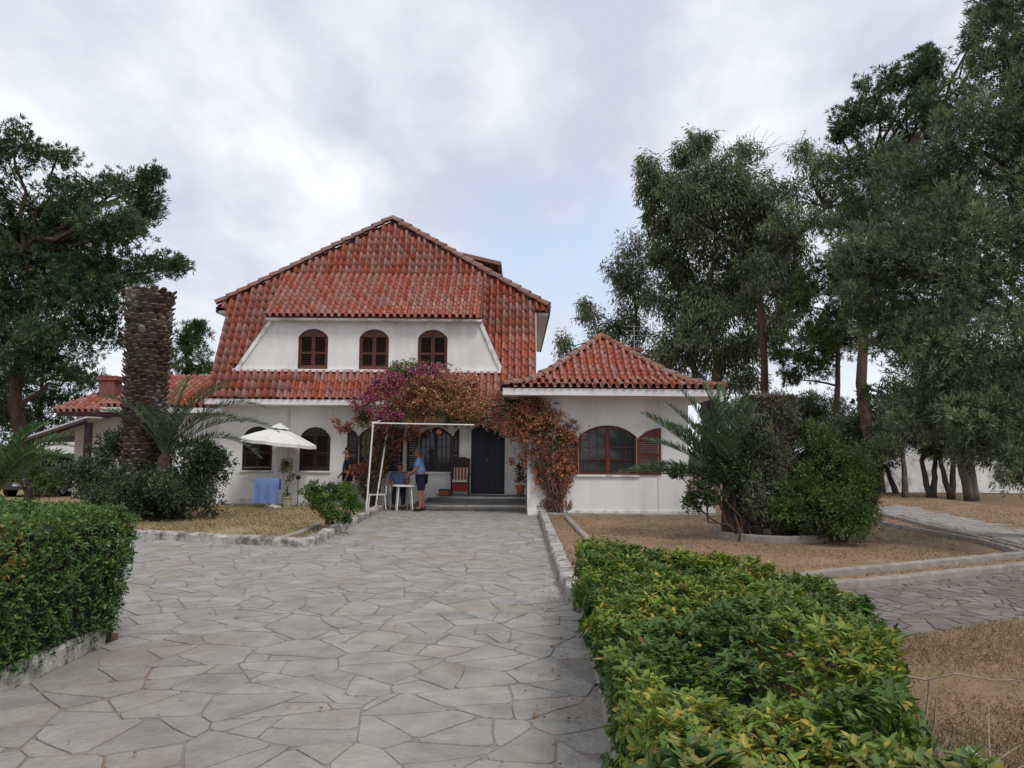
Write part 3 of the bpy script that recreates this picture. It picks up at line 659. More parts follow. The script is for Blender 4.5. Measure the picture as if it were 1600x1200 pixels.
print('tiles', len(tiles), 'ridge', len(ridges))
ridges.sort(key=lambda t: (Vector(t[0][0]) - cmv).length)
for v, f in ridges[:120]: mk('ridge_tile', v, f, MT['ridge'], roof)
b = MB()
for v, f in ridges[120:]: b.add(v, f)
if b.v: b.build('ridge_tiles', MT['ridge'], roof, kind='stuff')

# ---- openings
def louvre(b, x0, x1, z0, z1, y, top=None, step=.055, dirn=1):
    z = z0
    while z < z1:
        m = Matrix.Translation((0, y, z)) @ Matrix.Rotation(R(38), 4, 'X'); b.box(x0, x1, -.022, .022, -.005, .005, m); z += step
def shutter(x0, x1, zb, ztl, ztr, y, m, par, ang=None, lm=None, arcz=None):
    """one louvred leaf; top edge runs from ztl to ztr following arcz(x) if given"""
    b = MB(); fr = .055; arcz = arcz or (lambda x: ztl + (ztr - ztl) * (x - x0) / (x1 - x0))
    b.box(x0, x0 + fr, y - .02, y + .02, zb, arcz(x0 + fr / 2) - .003); b.box(x1 - fr, x1, y - .02, y + .02, zb, arcz(x1 - fr / 2) - .003)
    b.box(x0 + fr, x1 - fr, y - .018, y + .018, zb, zb + .09)
    zm = zb + (min(ztl, ztr) - zb) * .5; b.box(x0 + fr, x1 - fr, y - .018, y + .018, zm, zm + .06)
    xs = [x0 + fr + (x1 - x0 - 2 * fr) * i / 4 for i in range(5)]; lo = min(arcz(x) for x in xs) - .10
    b.prism([(xs[0], lo), (xs[-1], lo)] + [(x, arcz(x) - .003) for x in xs[::-1]], y - .018, y + .018)
    o = b.build('shutter', m, par); l = MB(); louvre(l, x0 + fr, x1 - fr, zb + .115, zm - .01, y); louvre(l, x0 + fr, x1 - fr, zm + .08, lo - .01, y)
    l.build('louvres', lm or m, o, kind='stuff')
    return o
def arcfun(xc, w_, zs, zt):
    h = zt - zs; r = (w_ * w_ / 4 + h * h) / (2 * h); return lambda x: zt - r + math.sqrt(max(0, r * r - (x - xc) ** 2))
def archframe(xc, w_, zb, zs, zt, t, y0, y1, m, par, name='window_frame'):
    o_ = arch(xc, w_ - .004, zb + .002, zs, zt - .002); i_ = arch(xc, w_ - 2 * t, zb + t, zs, zt - t)
    n = len(o_); v = [(x, y0, z) for x, z in o_] + [(x, y0, z) for x, z in i_] + [(x, y1, z) for x, z in o_] + [(x, y1, z) for x, z in i_]; f = []
    for k in range(n):
        j = (k + 1) % n; f += [(k, j, n + j, n + k), (2 * n + k, 3 * n + k, 3 * n + j, 2 * n + j), (n + k, n + j, 3 * n + j, 3 * n + k), (k, 2 * n + k, 2 * n + j, j)]
    return mk(name, v, f, m, par)
def closed(xc, w_, zb, zs, zt, y, m, lm):
    fr = archframe(xc, w_, zb, zs, zt, .045, y + .03, y + .11, m, house); af = arcfun(xc, w_ - .09, zs, zt - .045)
    hw = w_ / 2 - .048
    for a, c_ in ((xc - hw, xc - .004), (xc + .004, xc + hw)):
        s_ = shutter(a, c_, zb + .048, 0, 0, y + .07, m, house, lm=lm, arcz=af) if False else None
        b = MB(); t = .05; z0 = zb + .048
        b.box(a, a + t, y + .05, y + .09, z0, af(a + t / 2)); b.box(c_ - t, c_, y + .05, y + .09, z0, af(c_ - t / 2)); b.box(a + t, c_ - t, y + .052, y + .088, z0, z0 + .08)
        zm = z0 + (zs - z0) * .48; b.box(a + t, c_ - t, y + .052, y + .088, zm, zm + .06)
        xs = [a + t + (c_ - a - 2 * t) * i / 4 for i in range(5)]; lo = min(af(x) for x in xs) - .05
        b.prism([(xs[0], lo), (xs[-1], lo)] + [(x, af(x)) for x in xs[::-1]], y + .052, y + .088)
        o = b.build('shutter', m, house); l = MB(); louvre(l, a + t, c_ - t, z0 + .10, zm - .01, y + .07); louvre(l, a + t, c_ - t, zm + .08, lo - .01, y + .07); l.build('louvres', lm, o, kind='stuff')
    mk('window_back', [(xc - w_ / 2 + .01, y + .15, zb), (xc + w_ / 2 - .01, y + .15, zb), (xc + w_ / 2 - .01, y + .15, zt), (xc - w_ / 2 + .01, y + .15, zt)], [(0, 1, 2, 3)], MT['shutdark'], house)
for x, w_ in winA: closed(x, w_, 1.06, 2.05, 2.38, FY, MT['shutdark'], MT['shutdark'])
for x, w_ in ux: closed(x, w_, 4.05, 5.06, 5.32, DY, MT['shutter'], MT['shutdark'])
def openwin(xc, w_, zb, zs, zt, y, m, shl, shr, rows=3):
    fr = archframe(xc, w_, zb, zs, zt, .06, y + .05, y + .15, m, house); af = arcfun(xc, w_, zs, zt)
    b = MB(); b.box(xc - .05, xc + .05, y + .06, y + .14, zb + .06, zt - .06)
    b.build('mullion', m, fr); g = MB()
    for s_ in (-1, 1):
        x0 = xc + s_ * .05; x1 = xc + s_ * (w_ / 2 - .06)
        x0, x1 = min(x0, x1), max(x0, x1)
        for k in range(1, rows): zz_ = zb + .06 + (zs - zb - .06) * k / rows * 1.02; g.box(x0, x1, y + .08, y + .12, zz_, zz_ + .022)
        for k in (1, 2): xx = x0 + (x1 - x0) * k / 3; g.box(xx - .010, xx + .010, y + .082, y + .118, zb + .06, af(xx) - .06)
    g.build('glazing_bars', m, fr)
    pn = arch(xc, w_ - .13, zb + .065, zs, zt - .065); mk('pane', [(x, y + .105, z) for x, z in pn], [tuple(range(len(pn)))], MT['glass'], fr)
    mk('curtain', [(x, y + .2, z) for x, z in pn], [tuple(range(len(pn)))], MT['curtain'], fr)
    for sg, ws in ((-1, shl), (1, shr)):
        xi = xc + sg * (w_ / 2 + .01); xo = xi + sg * ws; x0, x1 = min(xi, xo), max(xi, xo)
        sc = (w_ / 2) / ws
        az_ = (lambda x, xi=xi, sc=sc: af(xc + (w_ / 2 - min(abs(x - xi) * sc, w_ / 2))) - .06)
        shutter(x0, x1, zb + .01, az_(x0), az_(x1), y - .03, m, house, arcz=az_)
openwin(wx[0], wx[1], 1.09, 2.12, 2.42, WY, MT['shutter'], .60, .64)
openwin(-4.28, .98, 1.06, 2.12, 2.40, FY, MT['shutdark'], .34, .34)
openwin(-2.46, 1.0, 1.06, 2.12, 2.40, FY, MT['shutdark'], .34, .20)
for xc, w_, z, y in ((wx[0], 1.7, 1.09, WY), (-4.28, 1.1, 1.06, FY), (-2.46, 1.1, 1.06, FY), (-7.84, 1.0, 1.06, FY), (-6.10, 1.0, 1.06, FY)):
    b = MB(); b.box(xc - w_ / 2, xc + w_ / 2, y - .06, y - .003, z - .05, z - .004); b.build('window_sill', MT['trim'], house)
# door
b = MB(); b.prism([(-1.385, .415), (-.375, .415), (-.375, 2.345), (-.60, 2.475), (-.88, 2.515), (-1.16, 2.475), (-1.385, 2.345)], FY + .12, FY + .18); dr = b.build('door', MT['doorm'], house)
for x0, x1 in ((-1.31, -.93), (-.83, -.45)):
    for z0, z1 in ((.55, 1.15), (1.25, 2.2)): b = MB(); b.box(x0, x1, FY + .10, FY + .117, z0, z1); b.build('door_panel', MT['doorm'], dr)
b = MB(); b.box(-.895, -.865, FY + .10, FY + .117, .42, 2.45); b.build('door_stile', MT['black'], dr)
b = MB(); b.tube([(-.91, FY + .06, 1.38), (-.91, FY + .06, 1.5)], .014, 6); b.build('door_handle', MT['metal'], dr)
b = MB(); b.lathe((-2.35, FY - .16, 2.22), [(.02, .12), (.09, .08), (.10, 0), (.05, -.05), (.0, -.06)], 12); wl = b.build('wall_lamp', MT['lampm'], house)
# thin downpipe and joints on the walls
b = MB(); b.tube([(3.80, WY - .02, .15), (3.80, WY - .02, 3.1)], .014, 6); b.build('conduit', MT['wall'], house)
b = MB(); b.tube([(-6.92, FY - .02, .25), (-6.92, FY - .02, 2.98)], .018, 6); b.build('conduit', MT['wall'], house)
b = MB(); b.tube([at(366, 731, 23.1), at(400, 730, 23.12), at(443, 730, 23.15)], .008, 5); b.build('wall_cable', MT['cablem'], house)
# electricity meter
c = at(448, 726, FY - .06); b = MB(); b.box(c.x - .16, c.x + .16, c.y - .06, c.y + .055, c.z - .18, c.z + .18); mtr = b.build('meter_box', MT['claypot'], house)
b = MB(); b.tube([(c.x, c.y - .065, c.z + .02), (c.x, c.y - .10, c.z + .02)], .09, 12); b.build('meter_dial', MT['black'], mtr)
# steps, rounded at the left
steps = thing('porch_steps', (-1.2, 22.4, 0), 'four low rounded stone steps leading up to the dark front door', 'steps')
for k in range(4):
    ex = (3 - k) * .30; z0, z1 = k * .1 + (.003 if k else -.02), (k + 1) * .1
    x1, y1 = .27, FY - .035; yF = 22.75 - ex; x0 = -2.15 - ex * .9; pl = [(x1, y1), (x0 - .25, y1)]
    for i in range(9):
        t = math.pi / 2 * i / 8; pl.append((x0 + .75 - (.75 + .25) * math.cos(t), min(yF + .5 - .5 * math.sin(t), y1 - .01)))
    pl.append((x1, yF)); pl = pl[::-1]; n = len(pl); m = n
    v = [(x, y, z1) for x, y in pl] + [(x, y, z1 - .035) for x, y in pl]
    mk('tread', v, [tuple(range(n)), tuple(range(2 * n - 1, n - 1, -1))] + [(i, i + n, (i + 1) % n + n, (i + 1) % n) for i in range(n)], MT['step'], steps)
    sh = [(x + (.03 if x < 0 else -.003), y + (.03 if y < y1 - .02 else -.02)) for x, y in pl]; v = [(x, y, z1 - .038) for x, y in sh] + [(x, y, z0) for x, y in sh]
    mk('riser', v, [tuple(range(n)), tuple(range(2 * n - 1, n - 1, -1))] + [(i, i + n, (i + 1) % n + n, (i + 1) % n) for i in range(n)], MT['trim'] if k % 2 else MT['step'], steps)
sheet('terrace', [(-3.95, 21.9), (.27, 21.9), (.27, 23.15), (-9.0, 23.15), (-9.0, 22.7), (-3.95, 22.7)], .03, MT['step'], side=.06)
#PART2
# ------------------------------------------------------------------ hedges
def surf_hedge(poly, z0, z1, n_top, n_side, bulge=.05):
    """points on the top and sides of a clipped hedge with plan polygon poly (counter-clockwise)"""
    P, O = [], []
    xs = [p[0] for p in poly]; ys = [p[1] for p in poly]; c = 0
    while c < n_top:
        x, y = rng.uniform(min(xs), max(xs)), rng.uniform(min(ys), max(ys))
        if inpoly((x, y), poly):
            nz = noise.noise(Vector((x * 1.6, y * 1.6, 5))) * bulge + noise.noise(Vector((x * 6, y * 6, 9))) * bulge * .5
            P.append((x, y, z1 + nz - abs(rng.normal(0, .05)))); O.append((rng.normal(0, .25), rng.normal(0, .25), 1)); c += 1
    segs = [(poly[i], poly[(i + 1) % len(poly)]) for i in range(len(poly))]; Ls = np.array([math.dist(a, b) for a, b in segs]); pr = Ls / Ls.sum()
    for k in rng.choice(len(segs), n_side, p=pr):
        a, b = segs[k]; t = rng.random(); nx, ny = (b[1] - a[1]) / Ls[k], -(b[0] - a[0]) / Ls[k]; x = a[0] + (b[0] - a[0]) * t; y = a[1] + (b[1] - a[1]) * t
        z = z0 + (z1 - z0) * rng.random(); h = (z - z0) / (z1 - z0)
        d = noise.noise(Vector((x * 2, y * 2, z * 2.5))) * bulge * 1.3 - abs(rng.normal(0, .05)) - (.10 * (1 - h) ** 2 if h < .5 else 0) - (.05 if h > .93 else 0)
        P.append((x + nx * d, y + ny * d, z)); O.append((nx + rng.normal(0, .25), ny + rng.normal(0, .25), .35))
    return np.array(P), unit(np.array(O))
def inset_block(poly, z0, z1, d, m, name, parent):
    n = len(poly); q = list(poly)
    for i in range(n):
        (ax_, ay_), (bx, by) = poly[i], poly[(i + 1) % n]; l = math.hypot(bx - ax_, by - ay_); nx, ny = (by - ay_) / l, -(bx - ax_) / l; q = clip(q, nx, ny, nx * ax_ + ny * ay_ - d)
    v = [(x, y, z1 - d) for x, y in q] + [(x, y, z0) for x, y in q]; n = len(q)
    return mk(name, v, [tuple(range(n)), tuple(range(2 * n - 1, n - 1, -1))] + [(i, i + n, (i + 1) % n + n, (i + 1) % n) for i in range(n)], m, parent)
def vis(P):
    """0 outside the picture, else pixels per metre"""
    q = (P - np.array(CAMLOC)) @ np.array(ROT); x = -q[:, 0] / q[:, 2] * F; y = -q[:, 1] / q[:, 2] * F
    return np.where((q[:, 2] < -.5) & (abs(x) < 830) & (abs(y) < 630), -F / q[:, 2], 0)
def single_leaves(P, D, Nn, ln, wd, m, parent, n, curl=.1):
    v = [(0, 0, 0), (.35, .5, .12), (.75, .36, .06), (1, 0, -curl), (.75, -.36, .06), (.35, -.5, .12), (.4, 0, 0), (.75, 0, -curl * .4)]
    f = [(0, 6, 1), (1, 6, 7, 2), (2, 7, 3), (0, 5, 6), (5, 4, 7, 6), (4, 3, 7)]
    me = bpy.data.meshes.new('leaf'); me.from_pydata(v, [], f); me.materials.append(m); me.update()
    D = unit(D); S_ = unit(np.cross(D, Nn)); U = np.cross(S_, D)
    for i in range(n):
        o = bpy.data.objects.new('leaf', me); COL.objects.link(o); o.parent = parent; w_ = WL[parent.name]
        a, b_, c = Vector(D[i]) * ln[i], Vector(-S_[i]) * wd[i], Vector(U[i]) * wd[i]
        m4 = Matrix(((a.x, b_.x, c.x, P[i][0] - w_.x), (a.y, b_.y, c.y, P[i][1] - w_.y), (a.z, b_.z, c.z, P[i][2] - w_.z), (0, 0, 0, 1))); o.matrix_local = m4; WL[o.name] = Vector(P[i])
# right hedge: pittosporum with rosettes, uneven top and a dead hollow
RH = [(.46, 1.2), (.50, 4.1), (.68, 8.65), (1.55, 8.15), (2.45, 6.75), (2.42, 5.4), (2.08, 4.3), (1.68, 3.4), (1.35, 2.6), (1.2, 1.2)][::-1]
hr = thing('hedge', (1.3, 4.5, 0), 'low sprawling green and yellow hedge at the right edge of the stone driveway', 'hedge')
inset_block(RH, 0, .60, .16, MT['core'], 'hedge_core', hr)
P, O = surf_hedge(RH, .05, .68, 5800, 3600, .17)
hol = noise
# dip and near clump
dx = np.exp(-(((P[:, 0] - 1.25) / .35) ** 2 + ((P[:, 1] - 3.55) / .28) ** 2)); P[:, 2] -= dx * .20
near = (P[:, 1] < 3.2) & (P[:, 2] > .5); P[near, 2] += .05
kk = 8; n = len(P)
Pr = np.repeat(P, kk, 0); Or = np.repeat(O, kk, 0); dd = rng.normal(size=(n * kk, 3)); dd -= Or * (dd * Or).sum(1)[:, None]; dd = unit(dd)
D = unit(Or * rng.uniform(.05, .85, (n * kk, 1)) + dd); Nn = unit(Or * 1.0 - dd * .5 + rng.normal(0, .2, (n * kk, 3)))
Pr = Pr + rng.normal(0, .012, Pr.shape)
fx = np.array([noise.noise(Vector((p[0] * 1.5, p[1] * 1.5, 1.7))) for p in P]); fx = np.repeat(fx + rng.normal(0, .12, n) + np.where(P[:, 1] < 3.3, .22, 0), kk)
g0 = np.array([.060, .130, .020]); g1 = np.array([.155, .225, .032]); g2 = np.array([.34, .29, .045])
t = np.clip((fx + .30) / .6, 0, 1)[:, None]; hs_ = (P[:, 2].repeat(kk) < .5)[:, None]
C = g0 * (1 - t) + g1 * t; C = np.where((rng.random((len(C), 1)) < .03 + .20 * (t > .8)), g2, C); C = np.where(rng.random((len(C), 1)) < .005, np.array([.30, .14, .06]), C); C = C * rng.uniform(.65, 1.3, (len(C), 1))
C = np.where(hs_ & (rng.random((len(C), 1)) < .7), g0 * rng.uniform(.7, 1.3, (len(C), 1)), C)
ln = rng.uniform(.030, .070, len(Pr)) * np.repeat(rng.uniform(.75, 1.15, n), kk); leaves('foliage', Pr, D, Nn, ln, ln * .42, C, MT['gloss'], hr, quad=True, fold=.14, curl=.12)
# leaves near enough to be told apart
idx = np.argsort(-vis(P))[:75]; ii = np.repeat(idx, 4); sO = O[ii]; sd_ = rng.normal(size=(300, 3)); sd_ -= sO * (sd_ * sO).sum(1)[:, None]; sd_ = unit(sd_)
single_leaves(P[ii] + sO * .02, unit(sO * .5 + sd_), unit(sO - sd_ * .5), rng.uniform(.055, .08, 300), rng.uniform(.02, .028, 300), MT['hedge_r'], hr, 300)
b = MB()
for _ in range(60):
    a = Vector((rng.uniform(.7, 2.2), rng.uniform(2.4, 7), .15)); limb(b, a, a + Vector((rng.normal(0, .2), rng.normal(0, .2), rng.uniform(.3, .5))), .012, .005, 5)
for _ in range(14):
    a = Vector((1.25 + rng.normal(0, .15), 3.5 + rng.normal(0, .12), .2)); limb(b, a, a + Vector((rng.normal(0, .25), rng.normal(0, .2), rng.uniform(.2, .4))), .013, .004, 5)
b.build('branches', MT['winter'], hr, kind='stuff')
# dry twigs and weeds at its right foot
dt = thing('dry_twigs', (2.6, 3.4, LZ), 'tangle of dry grey twigs and straw at the right foot of the low hedge', 'dry twigs')
b = MB()
for _ in range(130):
    a = Vector((rng.normal(2.1, .25), rng.normal(3.3, .45), rng.uniform(.03, .3))); v_ = Vector((rng.normal(.15, .28), rng.normal(0, .25), rng.uniform(-.05, .22))); limb(b, a, a + v_, .004, .0015, 3, .1, 3)
b.build('twigs', MT['winter'], dt, kind='stuff')
for p0, p1 in (((1.95, 2.75, .5), (2.75, 2.55, .42)), ((2.0, 3.0, .52), (2.3, 3.05, .55)), ((1.9, 3.9, .62), (2.5, 3.75, .62))):
    b = MB(); limb(b, p0, p1, .006, .003, 5, .06); b.build('twig', MT['straw'] if False else MT['slatw'], dt)

# left hedge: tall, clipped square, small dark leaves
LH = [(-3.50, 1.5), (-3.42, 6.95), (-4.6, 7.45), (-8.0, 8.8), (-8.0, 1.5)]
hl = thing('hedge', (-5, 5, 0), 'tall square clipped dark green hedge behind the whitewashed kerb', 'hedge')
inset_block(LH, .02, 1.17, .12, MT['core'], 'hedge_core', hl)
P, O = surf_hedge(LH, .08, 1.17, 7500, 13500, .05)
keep = (vis(P) > 0) | (rng.random(len(P)) < .15); P = P[keep]; O = O[keep]; kk = 8; n = len(P)
Pr = np.repeat(P, kk, 0); Or = np.repeat(O, kk, 0); dd = rng.normal(size=(n * kk, 3)); dd -= Or * (dd * Or).sum(1)[:, None]; dd = unit(dd)
D = unit(Or * rng.uniform(.1, 1.1, (n * kk, 1)) + dd + np.array([0, 0, .3])); Nn = unit(Or - dd * .5 + rng.normal(0, .25, (n * kk, 3))); Pr = Pr + rng.normal(0, .014, Pr.shape)
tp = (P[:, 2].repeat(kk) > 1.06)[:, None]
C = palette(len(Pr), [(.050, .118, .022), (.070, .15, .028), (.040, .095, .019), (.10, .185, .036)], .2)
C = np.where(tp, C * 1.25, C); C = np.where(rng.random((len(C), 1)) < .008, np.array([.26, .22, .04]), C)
yb = np.exp(-(((Pr - np.array([-3.5, 5.3, .95])) / .16) ** 2).sum(1))[:, None]; C = np.where(rng.random((len(C), 1)) < yb * .7, np.array([.30, .22, .05]), C)
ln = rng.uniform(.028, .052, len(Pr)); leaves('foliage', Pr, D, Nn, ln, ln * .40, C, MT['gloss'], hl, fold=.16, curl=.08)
v_ = vis(P); v_[P[:, 2] < .2] = 0; idx = np.argsort(-v_)[:1200]; idx = rng.choice(idx, 70, replace=False); ii = np.repeat(idx, 4); m_ = len(ii); sO = O[ii]; sd_ = rng.normal(size=(m_, 3)); sd_ -= sO * (sd_ * sO).sum(1)[:, None]; sd_ = unit(sd_)
single_leaves(P[ii] + sO * .015, unit(sO * .5 + sd_), unit(sO - sd_ * .5), rng.uniform(.042, .06, m_), rng.uniform(.016, .022, m_), MT['hedge_l'], hl, m_)
b = MB()
for _ in range(40):
    a = Vector((rng.uniform(-3.9, -3.6), rng.uniform(4.5, 6.8), .05)); limb(b, a, a + Vector((rng.normal(.05, .08), rng.normal(0, .1), rng.uniform(.25, .45))), .010, .005, 5)
b.build('stems', MT['greybark'], hl, kind='stuff')

# ------------------------------------------------------------------ trees
def tree_root(name, x, y, label, cat='tree', group=None): return thing(name, (x, y, 0), label, cat, group)
def crown(par, specs, dens, k, ln, wd, cols, m=None, n=7, f=.42, rand=.7, up=.1, down=0., spread=.05, name='crown', core=True, jit=.22, clumpvar=.25, quad=False, cov=1.9, fill=.55, tint=1.0):
    sub = subpuff(specs, n, f) if n else specs
    P, O, I = puffs(sub, cov, k, .5 * ln * wd)
    if fill: P2, O2, I2 = puffs(specs, fill, k, .5 * ln * wd); P = np.concatenate([P, P2]); O = np.concatenate([O, O2]); I = np.concatenate([I, I2 % len(sub)])
    Pn, D = sprigs(P, O, k, spread, up, rand, down)
    C = palette(len(Pn), cols, jit) * tint * np.array([1.32, 1.20, 1.0]); cv = rng.normal(1, clumpvar, len(sub)).clip(.5, 1.6)[I]; C = C * np.repeat(cv, k)[:, None]
    Nn = unit(rng.normal(0, .7, Pn.shape) + np.array([0, 0, .8])); l = rng.uniform(.75, 1.25, len(Pn)) * ln
    return leaves(name, Pn, D, Nn, l, l * wd / ln, C, m or MT['leaf'], par, quad=quad), sub
def twigs(b, a, specs, r=.05, n=5, every=1):
    for c, rr in specs[::every]: limb(b, a, c, r, r * .2, n, .12)
PINE = [(.040, .078, .036), (.052, .094, .042), (.075, .12, .050), (.030, .058, .030)]
def pine(x, y, specs, trunk, label, r0=.28, dens=11, k=12, ln=.20, wd=.036, lean=(0, 0), cols=PINE, name='pine_tree', n=13, f=.34, group=None, nh=None):
    t = tree_root(name, x, y, label, group=group); h = nh or max(c[2] + r[2] * .4 for c, r in specs)
    b = MB(); tp = limb(b, (x, y, -.05), (x + lean[0], y + lean[1], h), r0, r0 * .22, 9, .05, 8); b.build('trunk', MT['bark'], t, smooth=True)
    o, sub = crown(t, specs, dens, k, ln, wd, cols, MT['leaf'], n=n, f=f, rand=.75, up=.25, spread=.03, cov=1.6, fill=.8)
    lb = MB()
    for c, r in specs:
        q = min(tp, key=lambda p: abs(p.z - (c[2] - .25 * math.dist(c[:2], (x, y))))); limb(lb, q, c, r0 * .32, r0 * .1, 6, .12)
        near_ = [s_ for s_ in sub if math.dist(s_[0], c) < max(r) * 1.05][::3]
        for s_ in near_: limb(lb, c, s_[0], r0 * .10, .01, 4, .1, 3)
    lb.build('limbs', MT['bark'], t, kind='stuff'); return t
# big pine at the left
Y = 30
sp = pix([(20, 230, 50, 45), (60, 330, 90, 60), (10, 420, 90, 90), (150, 300, 75, 45), (215, 300, 45, 45), (235, 275, 28, 22), (120, 400, 90, 55), (200, 370, 60, 35), (250, 415, 50, 22), (280, 415, 28, 16), (60, 480, 100, 60), (180, 450, 90, 45), (150, 520, 70, 30), (30, 560, 60, 35), (90, 245, 40, 20), (-60, 300, 60, 100), (-50, 500, 60, 80), (230, 330, 30, 20), (110, 585, 50, 18), (80, 540, 90, 50), (0, 640, 60, 40), (130, 450, 90, 60), (40, 380, 80, 70), (170, 350, 60, 40)], Y, 1.5, .9)
c = at(45, 640, Y); pine(c.x, Y, sp, None, 'tall dark pine with a spreading crown at the far left behind the palm stump', .34, lean=(-.6, 0), nh=9.5)
sp = pix([(300, 530, 30, 28), (290, 560, 40, 40), (270, 600, 50, 30), (320, 575, 18, 14), (310, 510, 14, 10)], 36, .6)
c = at(285, 640, 36); pine(c.x, 36, sp, None, 'small bushy pine between the headless palm and the tall roof', .2, dens=11, k=12, ln=.2, cols=[(.05, .11, .03), (.07, .14, .04), (.04, .085, .028)])
sp = pix([(35, 600, 60, 28), (100, 625, 60, 22), (-30, 620, 50, 40), (60, 650, 70, 30), (140, 590, 30, 20)], 34, 1)
c = at(60, 690, 34); pine(c.x, 34, sp, None, 'lower dark pine behind the car shelter at the left', .22, dens=9, k=12)
for px_, py_, Y_ in ((185, 560, 32), (130, 590, 33)):
    pass
# eucalyptus behind the wing
EUC = [(.095, .135, .075), (.12, .165, .09), (.07, .105, .055), (.15, .19, .11)]
Y = 42
sp = pix([(1120, 330, 90, 70), (1110, 480, 90, 70), (1085, 235, 38, 38), (1025, 290, 34, 45), (1010, 265, 18, 30), (1060, 320, 60, 60), (1130, 280, 55, 50), (1180, 300, 48, 55), (1110, 380, 90, 50), (1200, 370, 60, 50), (1150, 440, 100, 55), (1060, 460, 60, 50), (1130, 530, 80, 55), (1060, 550, 55, 40), (1215, 430, 45, 40), (1150, 590, 50, 26), (1100, 220, 20, 16), (1170, 235, 26, 24), (1230, 380, 50, 40), (1240, 450, 44, 40), (1215, 500, 40, 36), (1040, 400, 40, 40), (1030, 350, 26, 40), (1080, 600, 40, 20)], Y, 1.6, .8)
t = tree_root('eucalyptus_tree', at(1105, 600, Y).x, Y, 'tallest eucalyptus with drooping grey green foliage rising behind the low wing')
o, sub = crown(t, sp, 11, 9, .28, .068, EUC, n=16, f=.31, rand=.5, up=0, down=1.1, spread=.14)
b = MB(); x = at(1105, 600, Y).x; tp = limb(b, (x, Y, 0), (x + .6, Y, 14), .42, .10, 9, .06, 8); limb(b, (x, Y, 2.5), (x - 1.2, Y + .5, 12), .28, .06, 8, .06, 6); b.build('trunk', MT['greybark'], t, smooth=True)
lb = MB(); [limb(lb, min(tp, key=lambda p: abs(p.z - c[2] + 2)), c, .08, .03, 6, .15) for c, r in sp]; [limb(lb, min([q[0] for q in sp], key=lambda q: math.dist(q, c)), c, .03, .01, 4, .12, 3) for c, r in sub[::3]]
for dx_ in range(9): limb(lb, at(1150 + dx_ * 6, 240, Y), at(1155 + dx_ * 11, 195 + abs(dx_ - 3) * 6, Y), .02, .006, 4, .2, 5)
lb.build('limbs', MT['greybark'], t, kind='stuff')
Y = 46
sp = pix([(985, 390, 28, 32), (965, 420, 25, 30), (990, 450, 40, 40), (925, 495, 24, 20), (945, 520, 30, 26), (880, 535, 14, 18), (888, 555, 20, 14), (1000, 520, 40, 40), (915, 480, 14, 12), (975, 500, 25, 30), (1000, 440, 34, 40), (960, 550, 40, 24), (1010, 570, 44, 26), (930, 540, 30, 20)], Y, 1.0, .8)
t = tree_root('eucalyptus_tree', at(985, 600, Y).x, Y, 'lighter airy eucalyptus whose thin sprays show just above the hipped wing roof')
o, sub = crown(t, sp, 9, 8, .28, .06, EUC, n=14, f=.25, cov=1.8, rand=.5, up=0, down=.9, spread=.16)
b = MB(); x = at(985, 600, Y).x; tp = limb(b, (x, Y, 0), (x + .2, Y, 11.5), .26, .06, 8, .06, 8); b.build('trunk', MT['greybark'], t, smooth=True)
lb = MB(); [limb(lb, min(tp, key=lambda p: abs(p.z - c[2] + 1.5)), c, .08, .02, 5, .15) for c, r in sp]; [limb(lb, min([q[0] for q in sp], key=lambda q: math.dist(q, c)), c, .03, .01, 4, .12, 3) for c, r in sub[::3]]; lb.build('limbs', MT['greybark'], t, kind='stuff')
# second eucalyptus crown linking to the pines, slender trunk in front
Y = 38
sp = pix([(1260, 250, 30, 34), (1250, 310, 60, 36), (1300, 270, 50, 40), (1330, 320, 50, 40), (1235, 350, 50, 34), (1290, 345, 50, 16), (1190, 420, 44, 40), (1180, 480, 34, 36), (1205, 530, 26, 30)], Y, 1.2, .8)
t = tree_root('eucalyptus_tree', at(1190, 640, Y).x, Y, 'slender trunked eucalyptus with a long bare limb reaching right toward the pines')
o, sub = crown(t, sp, 9, 9, .25, .055, EUC, n=15, f=.26, rand=.5, up=0, down=1.0, spread=.14)
b = MB(); a = at(1196, 640, Y); pts = [(a.x, Y, 0), at(1194, 560, Y), at(1190, 490, Y), at(1188, 455, Y)]; b.tube(pts, [.22, .18, .14, .06], 9); b.build('trunk', MT['bark'], t, smooth=True)
lb = MB(); lb.tube([at(1185, 470, Y), at(1192, 388, Y), at(1240, 375, Y), at(1262, 352, Y), at(1290, 325, Y), at(1320, 300, Y)], [.10, .11, .11, .10, .08, .04], 7)
for c, r in sub[::3]: limb(lb, min([at(1262, 352, Y), at(1290, 325, Y), at(1240, 375, Y)], key=lambda q: math.dist(q, c)), c, .04, .01, 4, .12, 4)
lb.build('limbs', MT['greybark'], t, kind='stuff')
